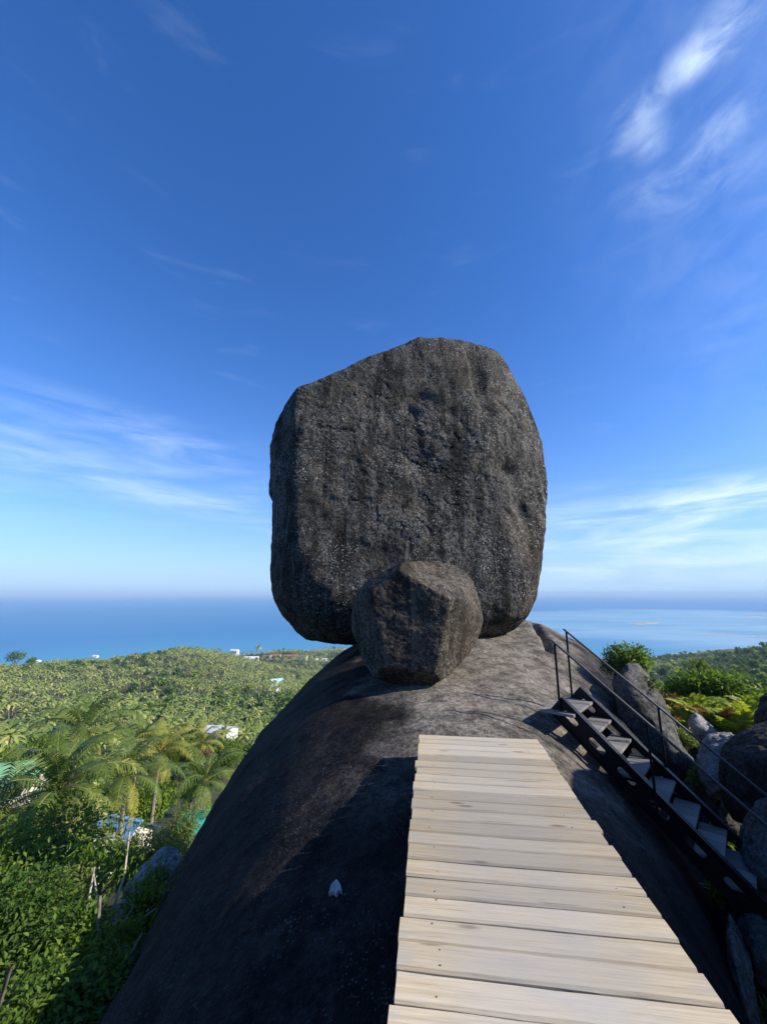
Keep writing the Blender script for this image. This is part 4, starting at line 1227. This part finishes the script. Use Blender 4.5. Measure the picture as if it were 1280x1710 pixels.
# ------------------------------------------------------------------ palms and trees of the hillside
def far_palm_arrays(rng, nf=15, segs=4):
    Vs = []; Fs = []; Ts = []; k = 0
    V, F = tube([(0, 0, -9), (.15, .1, -4), (0, 0, 0)], [.20, .15, .11], 5); F = quads_to_tris(F); Vs.append(V); Fs.append(F); Ts.append(np.full(len(V), -1.0)); k = len(V)
    for q_ in range(nf):
        f = q_ / nf; az = q_ * 2.399963 + rng.normal() * .2; lift = 1.15 - 1.35 * f + rng.normal() * .1; L = rng.uniform(3.6, 4.7)
        s = np.linspace(0, 1, segs + 1); a = lift - 1.65 * s ** 1.2
        X = np.r_[0, np.cumsum(np.cos(a[:-1]))] / segs * L; Z = np.r_[0, np.cumsum(np.sin(a[:-1]))] / segs * L
        wd = .55 * np.sin(np.pi * (s * .8 + .14))
        pts = []
        for (xx, zz, w_) in zip(X, Z, wd):
            for (yy, dz_) in ((-w_, -.42 * w_), (0, 0), (w_, -.42 * w_)):
                pts.append((xx * math.cos(az) - yy * math.sin(az), xx * math.sin(az) + yy * math.cos(az), zz + dz_))
        Vs.append(np.array(pts)); fs = []
        for i_ in range(segs):
            for j_ in range(2):
                b0 = k + i_ * 3 + j_; fs += [(b0, b0 + 3, b0 + 4), (b0, b0 + 4, b0 + 1)]
        Fs.append(np.array(fs)); k += len(pts)
        Ts.append(np.full(len(pts), np.clip(.30 + .45 * f + rng.normal() * .12, 0, 1)))
    V, F, T = np.concatenate(Vs), np.concatenate(Fs), np.concatenate(Ts)
    mi = (T[F[:, 0]] < 0).astype(np.int32)
    return V, F, np.clip(T, 0, 1), mi


def far_tree_arrays(rng, n=260):
    cl = blob(rng, (3.4, 3.4, 2.9), 9, .8, 5.0)
    V, F, T = leaf_cloud(rng, cl, n, 1.25, .2, 1.5, .5)
    Vt, Ft = tube([(0, 0, -1), (.1, 0, 2), (0, .1, 5)], [.28, .2, .12], 5); Ft = quads_to_tris(Ft)
    mi = np.r_[np.zeros(len(F)), np.ones(len(Ft))].astype(np.int32)
    return np.concatenate([V, Vt]), np.concatenate([F, Ft + len(V)]), np.r_[T, np.zeros(len(Vt))], mi


def with_mats(name, V, F, T, mi, mats):
    me = mesh_from(name, V, F, False, mats, {'tint': T}); me.polygons.foreach_set('material_index', mi.astype(np.int32)); return me


rf = np.random.default_rng(44)
PA = [far_palm_arrays(rf) for _ in range(5)]; TA = [far_tree_arrays(rf) for _ in range(5)]; TN = [far_tree_arrays(rf, 700) for _ in range(4)]
PM = [with_mats('palm_tree', *a_, (M['frond_far'], M['palm_bark'])) for a_ in PA]
TM = [with_mats('broadleaf_tree', *a_, (M['leaf_far'], M['bark'])) for a_ in TN]


def scatter(n, az0, az1, r0, r1, rng, mind):
    az = rng.uniform(R(az0), R(az1), n); r = np.sqrt(rng.uniform(r0 ** 2, r1 ** 2, n))
    x, y = r * np.sin(az), r * np.cos(az)
    order = rng.permutation(n); keep = []; cell = {}
    for i_ in order:
        cx, cy = int(x[i_] // mind), int(y[i_] // mind); ok = True
        for a_ in (-1, 0, 1):
            for b_ in (-1, 0, 1):
                for j_ in cell.get((cx + a_, cy + b_), ()):
                    if (x[i_] - x[j_]) ** 2 + (y[i_] - y[j_]) ** 2 < mind * mind: ok = False; break
                if not ok: break
            if not ok: break
        if ok: keep.append(i_); cell.setdefault((cx, cy), []).append(i_)
    k = np.array(keep); return x[k], y[k], r[k]


xs, ys_, rs_ = [], [], []
for args in ((3000, -52, -4, 80, 260, 5.6), (9500, -52, -3, 260, 640, 5.6), (7000, -52, 0, 640, 940, 6.6), (900, 22, 50, 60, 260, 7.0), (6500, 22, 50, 260, 1100, 7.0)):
    a_, b_, c_2 = scatter(*args[:5], rf, args[5]); xs.append(a_); ys_.append(b_); rs_.append(c_2)
xs = np.concatenate(xs); ys_ = np.concatenate(ys_); rs_ = np.concatenate(rs_)
gz = ground(xs, ys_)
ok = gz > SEA_Z + 1.7
xs, ys_, rs_, gz = xs[ok], ys_[ok], rs_[ok], gz[ok]
# broadleaf stands versus coconut groves
grove = fbm(np.stack([xs, ys_, 0 * xs], -1), .011, 3, 71) + .25 * rf.normal(size=len(xs))
right = xs > 0
palm = np.where(right, grove > .55, np.where(rs_ < 150, grove > .12, grove > -.42))
palm = np.where(~right & (rs_ > 690), grove > -.05, palm)
scl = np.where(palm, rf.uniform(.75, 1.15, len(xs)), rf.uniform(.55, 1.35, len(xs)))
hgt = np.where(palm, rf.uniform(5.5, 9.0, len(xs)), 0) * scl
rotz = rf.uniform(0, 2 * np.pi, len(xs))
px_, py_ = proj(np.stack([xs, ys_, gz + np.where(palm, hgt, 5)], -1))
gaps = fbm(np.stack([xs, ys_, 0 * xs + 9], -1), .028, 3, 83)
vis = (gaps < .62) & (px_ > -60) & (px_ < 1340) & (py_ > 1020) & (py_ < 1760) & ~((px_ > 580) & (px_ < 1070))
# keep clear of the hamlet houses
clear = [(335, 1350, 46, 6), (195, 1365, 45, 7), (20, 1288, 62, 7), (368, 1222, 125, 13), (462, 1140, 470, 12)]
for (hx, hy, hd_, hr) in clear:
    c = at(hx, hy, hd_); vis &= (np.hypot(xs - c[0], ys_ - c[1]) > hr)
c368 = at(368, 1230, 100); vis &= ~((np.hypot(xs - c368[0], ys_ - c368[1]) < 20))


def place_many(kind_mask, meshes, arrays, name, label_l, label_r, cat, group_l, group_r, stuff_name, stuff_label, mats, nmax):
    idx = np.where(kind_mask & vis)[0]
    app = scl[idx] / rs_[idx]; idx = idx[np.argsort(-app)]
    near_, rest = idx[:nmax], idx[nmax:]
    few = {sd_: sorted(xs[q2] / ys_[q2] for q2 in near_ if (xs[q2] > 0) == sd_) for sd_ in (True, False)}
    for i_ in near_:
        m_ = meshes[int(rf.integers(len(meshes)))]
        o = link(name, m_, None, (xs[i_], ys_[i_], gz[i_] + hgt[i_]), (rf.normal() * .05, rf.normal() * .05, rotz[i_]), float(scl[i_]))
        lb = label_r if xs[i_] > 0 else label_l; fl = few[bool(xs[i_] > 0)]
        if 1 < len(fl) <= 8: lb = '%s %s counting from the left' % (ORD[fl.index(xs[i_] / ys_[i_])], lb)
        tag(o, lb, cat, group_r if xs[i_] > 0 else group_l)
    Vs, Fs, Ts, Ms = [], [], [], []; k = 0
    for i_ in rest:
        V, F, T, mi = arrays[int(rf.integers(len(arrays)))]
        c_, s_ = math.cos(rotz[i_]), math.sin(rotz[i_])
        W = V * scl[i_]
        W = np.stack([W[:, 0] * c_ - W[:, 1] * s_ + xs[i_], W[:, 0] * s_ + W[:, 1] * c_ + ys_[i_], W[:, 2] + gz[i_] + hgt[i_]], -1)
        Vs.append(W); Fs.append(F + k); Ts.append(np.clip(T + rf.normal() * .13, 0, 1)); Ms.append(mi); k += len(V)
    if Vs:
        me = with_mats(stuff_name, np.concatenate(Vs), np.concatenate(Fs), np.concatenate(Ts), np.concatenate(Ms), mats)
        tag(link(stuff_name, me), stuff_label, cat, None, 'stuff')
    print(name, len(near_), len(rest))


TRIS = 0
place_many(palm, PM, [(lambda a: a)(far_palm_arrays(rf, 11, 3)) for _ in range(6)], 'palm_tree', 'coconut palm among many on the hillside below the boulders', 'coconut palm on the wooded slope right of the stairs',
           'palm', 'coconut palms on the hillside', 'palms right of the stairs', 'palm_forest', 'far coconut palm groves covering the hill down to the coast', (M['frond_far'], M['palm_bark']), 280)
place_many(~palm, TM, [far_tree_arrays(rf, 130) for _ in range(6)], 'broadleaf_tree', 'leafy tree among the palms on the hillside below the boulders', 'leafy tree on the wooded slope right of the stairs',
           'tree', 'leafy trees on the hillside', 'trees on the right slope', 'broadleaf_forest', 'far leafy woods on the hills and along the coast', (M['leaf_far'], M['bark']), 280)

# a few taller dark trees on the far left skyline and by the beach
def skyline_tree(px, py, d, rad, label):
    c = at(px, py, d); gz_ = float(ground(c[0], c[1])[0])
    cl = [(p_ + np.array([0, 0, c[2] - gz_]), r_) for p_, r_ in blob(rt_, rad, 9)]
    tree('broadleaf_tree', label, 'tree', (c[0], c[1], gz_), cl, 700, 1.6, M['leaf'], M['bark'], rt_, r0=.5, group='trees on the far skyline')
skyline_tree(28, 1098, 560, (10, 10, 8), 'big dark tree on the far skyline at the left edge')
skyline_tree(52, 1103, 560, (5, 5, 5), 'smaller dark tree beside the big one on the far skyline')
c = at(431, 1088, 830); gz_ = float(ground(c[0], c[1])[0])
tag(link('palm_tree', PM[0], None, (c[0], c[1], gz_ + 22), None, 2.4), 'tall lone palm standing out against the sea by the shore', 'palm')

# grass on the gully slope
rg = np.random.default_rng(9)
n = 9000
q_ = rg.random(n); az = rg.uniform(R(-36), R(-16), n); r_ = rg.uniform(8, 20, n); gx, gy = r_ * np.sin(az), r_ * np.cos(az); gzz = ground(gx, gy)
hgt_ = rg.uniform(.08, .28, n)[:, None]; th = rg.uniform(0, 2 * np.pi, n); dv = np.stack([np.cos(th), np.sin(th), 0 * th], -1)
P0 = np.stack([gx, gy, gzz - .03], -1); wv = np.stack([-dv[:, 1], dv[:, 0], 0 * th], -1) * .012
tp = P0 + np.array([0, 0, 1.0]) * hgt_ + dv * hgt_ * .45
V = np.stack([P0 - wv, P0 + wv, tp], 1).reshape(-1, 3); F = np.arange(3 * n).reshape(-1, 3)
tag(link('grass', mesh_from('grass', V, F, False, (M['grass'],), {'tint': np.repeat(rg.random(n) * .8, 3)})), 'rough green grass on the gully slope below the outcrop', 'grass', kind='stuff')

# ------------------------------------------------------------------ houses
WALL = {k: plain('wall_' + k, c_, .85, var=.12, vscale=1.2) for k, c_ in (('white', (.72, .70, .66)), ('cream', (.62, .55, .43)), ('grey', (.42, .41, .40)))}
ROOF = {k: corrugated('roof_' + k, c_) for k, c_ in (('teal', (.03, .36, .30)), ('blue', (.16, .34, .62)), ('green', (.20, .40, .20)), ('white', (.74, .72, .70)), ('aqua', (.40, .62, .62)),
                                                    ('red', (.36, .13, .08)), ('brown', (.25, .19, .15)), ('grey', (.45, .44, .43)))}
GLASS = plain('window_glass', (.03, .04, .05), .15, 0, .2, .6); FRAME = plain('window_frame', (.55, .53, .50), .6)


def house(px, py, d, w_, dp, h, pitch, rz, roof, wall, label, group=None, sub_rows=1, detail=True):
    """house whose ridge stands at this place; gabled corrugated roof in separate sheets"""
    dd = np.linspace(d * .86, d * 1.7, 160); cand = np.array([at(px, py, q2) for q2 in dd]); gg = np.maximum(ground(cand[:, 0], cand[:, 1], False), SEA_Z + 1.0)
    hit = np.where(cand[:, 2] <= gg + h + pitch)[0]; c = cand[hit[0]] if len(hit) else cand[80]
    gz_ = c[2] - h - pitch; base = gz_
    root = empty('house', (c[0], c[1], gz_ - .2), label, 'house', group, rz)
    z0 = base - gz_ + .2
    bm = bmesh.new()
    vs = [bm.verts.new(v_) for v_ in ((-w_ / 2, -dp / 2, 0), (w_ / 2, -dp / 2, 0), (w_ / 2, dp / 2, 0), (-w_ / 2, dp / 2, 0), (-w_ / 2, -dp / 2, z0 + h), (w_ / 2, -dp / 2, z0 + h), (w_ / 2, dp / 2, z0 + h), (-w_ / 2, dp / 2, z0 + h),
                                      (-w_ / 2, 0, z0 + h + pitch), (w_ / 2, 0, z0 + h + pitch))]
    for f_ in ((0, 1, 5, 4), (2, 3, 7, 6), (1, 2, 6, 9, 5), (3, 0, 4, 8, 7), (3, 2, 1, 0)): bm.faces.new([vs[k] for k in f_])
    link('wall', bm_mesh('wall', bm, (WALL[wall],)), root)
    rf_ = None
    sl_ = math.hypot(dp / 2 + .5, pitch * (dp / 2 + .5) / (dp / 2)); an = math.atan2(pitch, dp / 2)
    for sg in (-1, 1):
        nx = max(4, int(w_ / (.5 if detail else 2.0)) * 2)
        X = np.linspace(-w_ / 2 - .4, w_ / 2 + .4, nx * 2 + 1); wave = np.where(np.arange(len(X)) % 2, .035, 0.0)
        V = []
        for (yy, zz) in ((0, z0 + h + pitch + .06), (sg * (dp / 2 + .5), z0 + h + .06 - .5 * pitch / (dp / 2))):
            for x_, w2 in zip(X, wave): V.append((x_, yy, zz + w2))
        V = np.array(V); V = np.concatenate([V, V - np.array([0, 0, .05])]); m_ = len(X)
        F = []
        for i_ in range(m_ - 1):
            F.append((i_, i_ + 1, m_ + i_ + 1, m_ + i_)); F.append((2 * m_ + i_, 3 * m_ + i_, 3 * m_ + i_ + 1, 2 * m_ + i_ + 1)); F.append((m_ + i_, m_ + i_ + 1, 3 * m_ + i_ + 1, 3 * m_ + i_))
        o = link('roof', mesh_from('roof', V, np.array(F), False, (ROOF[roof],)), root)
        if sg < 0: link('ridge_cap', box_mesh('ridge_cap', (-w_ / 2 - .42, -.16, z0 + h + pitch + .05), (w_ / 2 + .42, .16, z0 + h + pitch + .12), ROOF[roof], .01), o)
    nw = max(2, int(w_ / 2.6))
    for k in range(nw):
        x_ = -w_ / 2 + (k + .5) * w_ / nw
        if k == nw // 2 and detail:
            link('door', box_mesh('door', (x_ - .45, -dp / 2 - .05, z0 + .05), (x_ + .45, -dp / 2 + .02, z0 + 2.1), WALL['grey'], .005), root)
            continue
        f_ = link('window', box_mesh('window', (x_ - .55, -dp / 2 - .05, z0 + h * .36), (x_ + .55, -dp / 2 + .02, z0 + h * .80), FRAME, .005), root)
        link('pane', box_mesh('pane', (x_ - .46, -dp / 2 - .062, z0 + h * .36 + .09), (x_ + .46, -dp / 2 - .052, z0 + h * .80 - .09), GLASS), f_)
    return root


house(340, 1356, 46, 2.8, 2.6, 2.6, 1.0, .3, 'teal', 'white', 'house with a bright teal roof beside the edge of the outcrop')
house(334, 1402, 42, 2.2, 2.2, 2.2, .7, .2, 'teal', 'grey', 'small teal-roofed shed below the larger teal roof')
house(200, 1366, 45, 3.4, 3.0, 2.6, 1.0, -.3, 'blue', 'cream', 'house with a pale blue roof among the near palms')
house(128, 1405, 38, 3.2, 2.8, 2.2, .6, -.2, 'white', 'white', 'small white shed left of the blue-roofed house')
house(14, 1275, 60, 8.0, 6.5, 2.8, 1.3, .35, 'green', 'cream', 'house with a soft green roof at the left edge')
house(368, 1213, 122, 9.5, 6.5, 3.0, .9, -.25, 'white', 'white', 'white-roofed bungalow alone on the green slope')
house(462, 1133, 450, 13, 9, 4.5, 2.4, .5, 'aqua', 'white', 'pale turquoise roofed house in the valley near the outcrop edge')
house(458, 1145, 420, 9, 7, 4, 2, -.3, 'white', 'white', 'white house just below the pale turquoise roof')
house(160, 1094, 612, 9, 7, 3, 1.6, .1, 'white', 'white', 'white roof on the hill crest against the sea')
house(62, 1102, 640, 12, 7, 3, 1.5, .1, 'white', 'white', 'long white roof beside the dark skyline trees')
house(253, 1088, 655, 8, 7, 3, 1.5, .2, 'brown', 'cream', 'brown roof barely showing on the hill crest')
CG = 'houses along the coast'
for k, (px, py, rc, wc, lb) in enumerate(((392, 1084, 'white', 'white', 'white beach house at the end of the wooded hill'), (402, 1092, 'grey', 'white', 'grey-roofed beach house below the white one at the hill end'),
                                          (420, 1096, 'white', 'cream', 'pale beach house left of the lone tall palm'), (446, 1094, 'brown', 'white', 'brown-roofed house right of the lone tall palm'),
                                          (460, 1092, 'red', 'white', 'red-roofed house on the shore in the middle of the row'), (486, 1093, 'red', 'cream', 'wide red-roofed house on the shore near the outcrop'),
                                          (506, 1094, 'brown', 'white', 'brown roofed white house nearest the boulder on the shore'), (536, 1099, 'white', 'white', 'small white house on the shore beside the outcrop edge'))):
    house(px, py, 840 + 9 * k, 16 + (k % 3) * 5, 11, 6.5, 3, .15 * (k % 3 - 1), rc, wc, lb, CG, detail=False)

# ------------------------------------------------------------------ sea air
bm = bmesh.new(); box_bm(bm, (-61000, -61000, SEA_Z - 15), (61000, 61000, 60))
hz_m = bpy.data.materials.new('haze'); hz_m.use_nodes = True
t = NT(hz_m.node_tree); t.n.clear(); out = t.new('ShaderNodeOutputMaterial'); pv = t.new('ShaderNodeVolumePrincipled')
pv.inputs['Color'].default_value = (.60, .80, .96, 1); pv.inputs['Density'].default_value = 1.05e-4; pv.inputs['Anisotropy'].default_value = .0
t.l.new(pv.outputs[0], out.inputs['Volume'])
tag(link('haze', bm_mesh('haze', bm, (hz_m,))), 'thin bluish sea haze over the whole view', 'haze', kind='stuff')
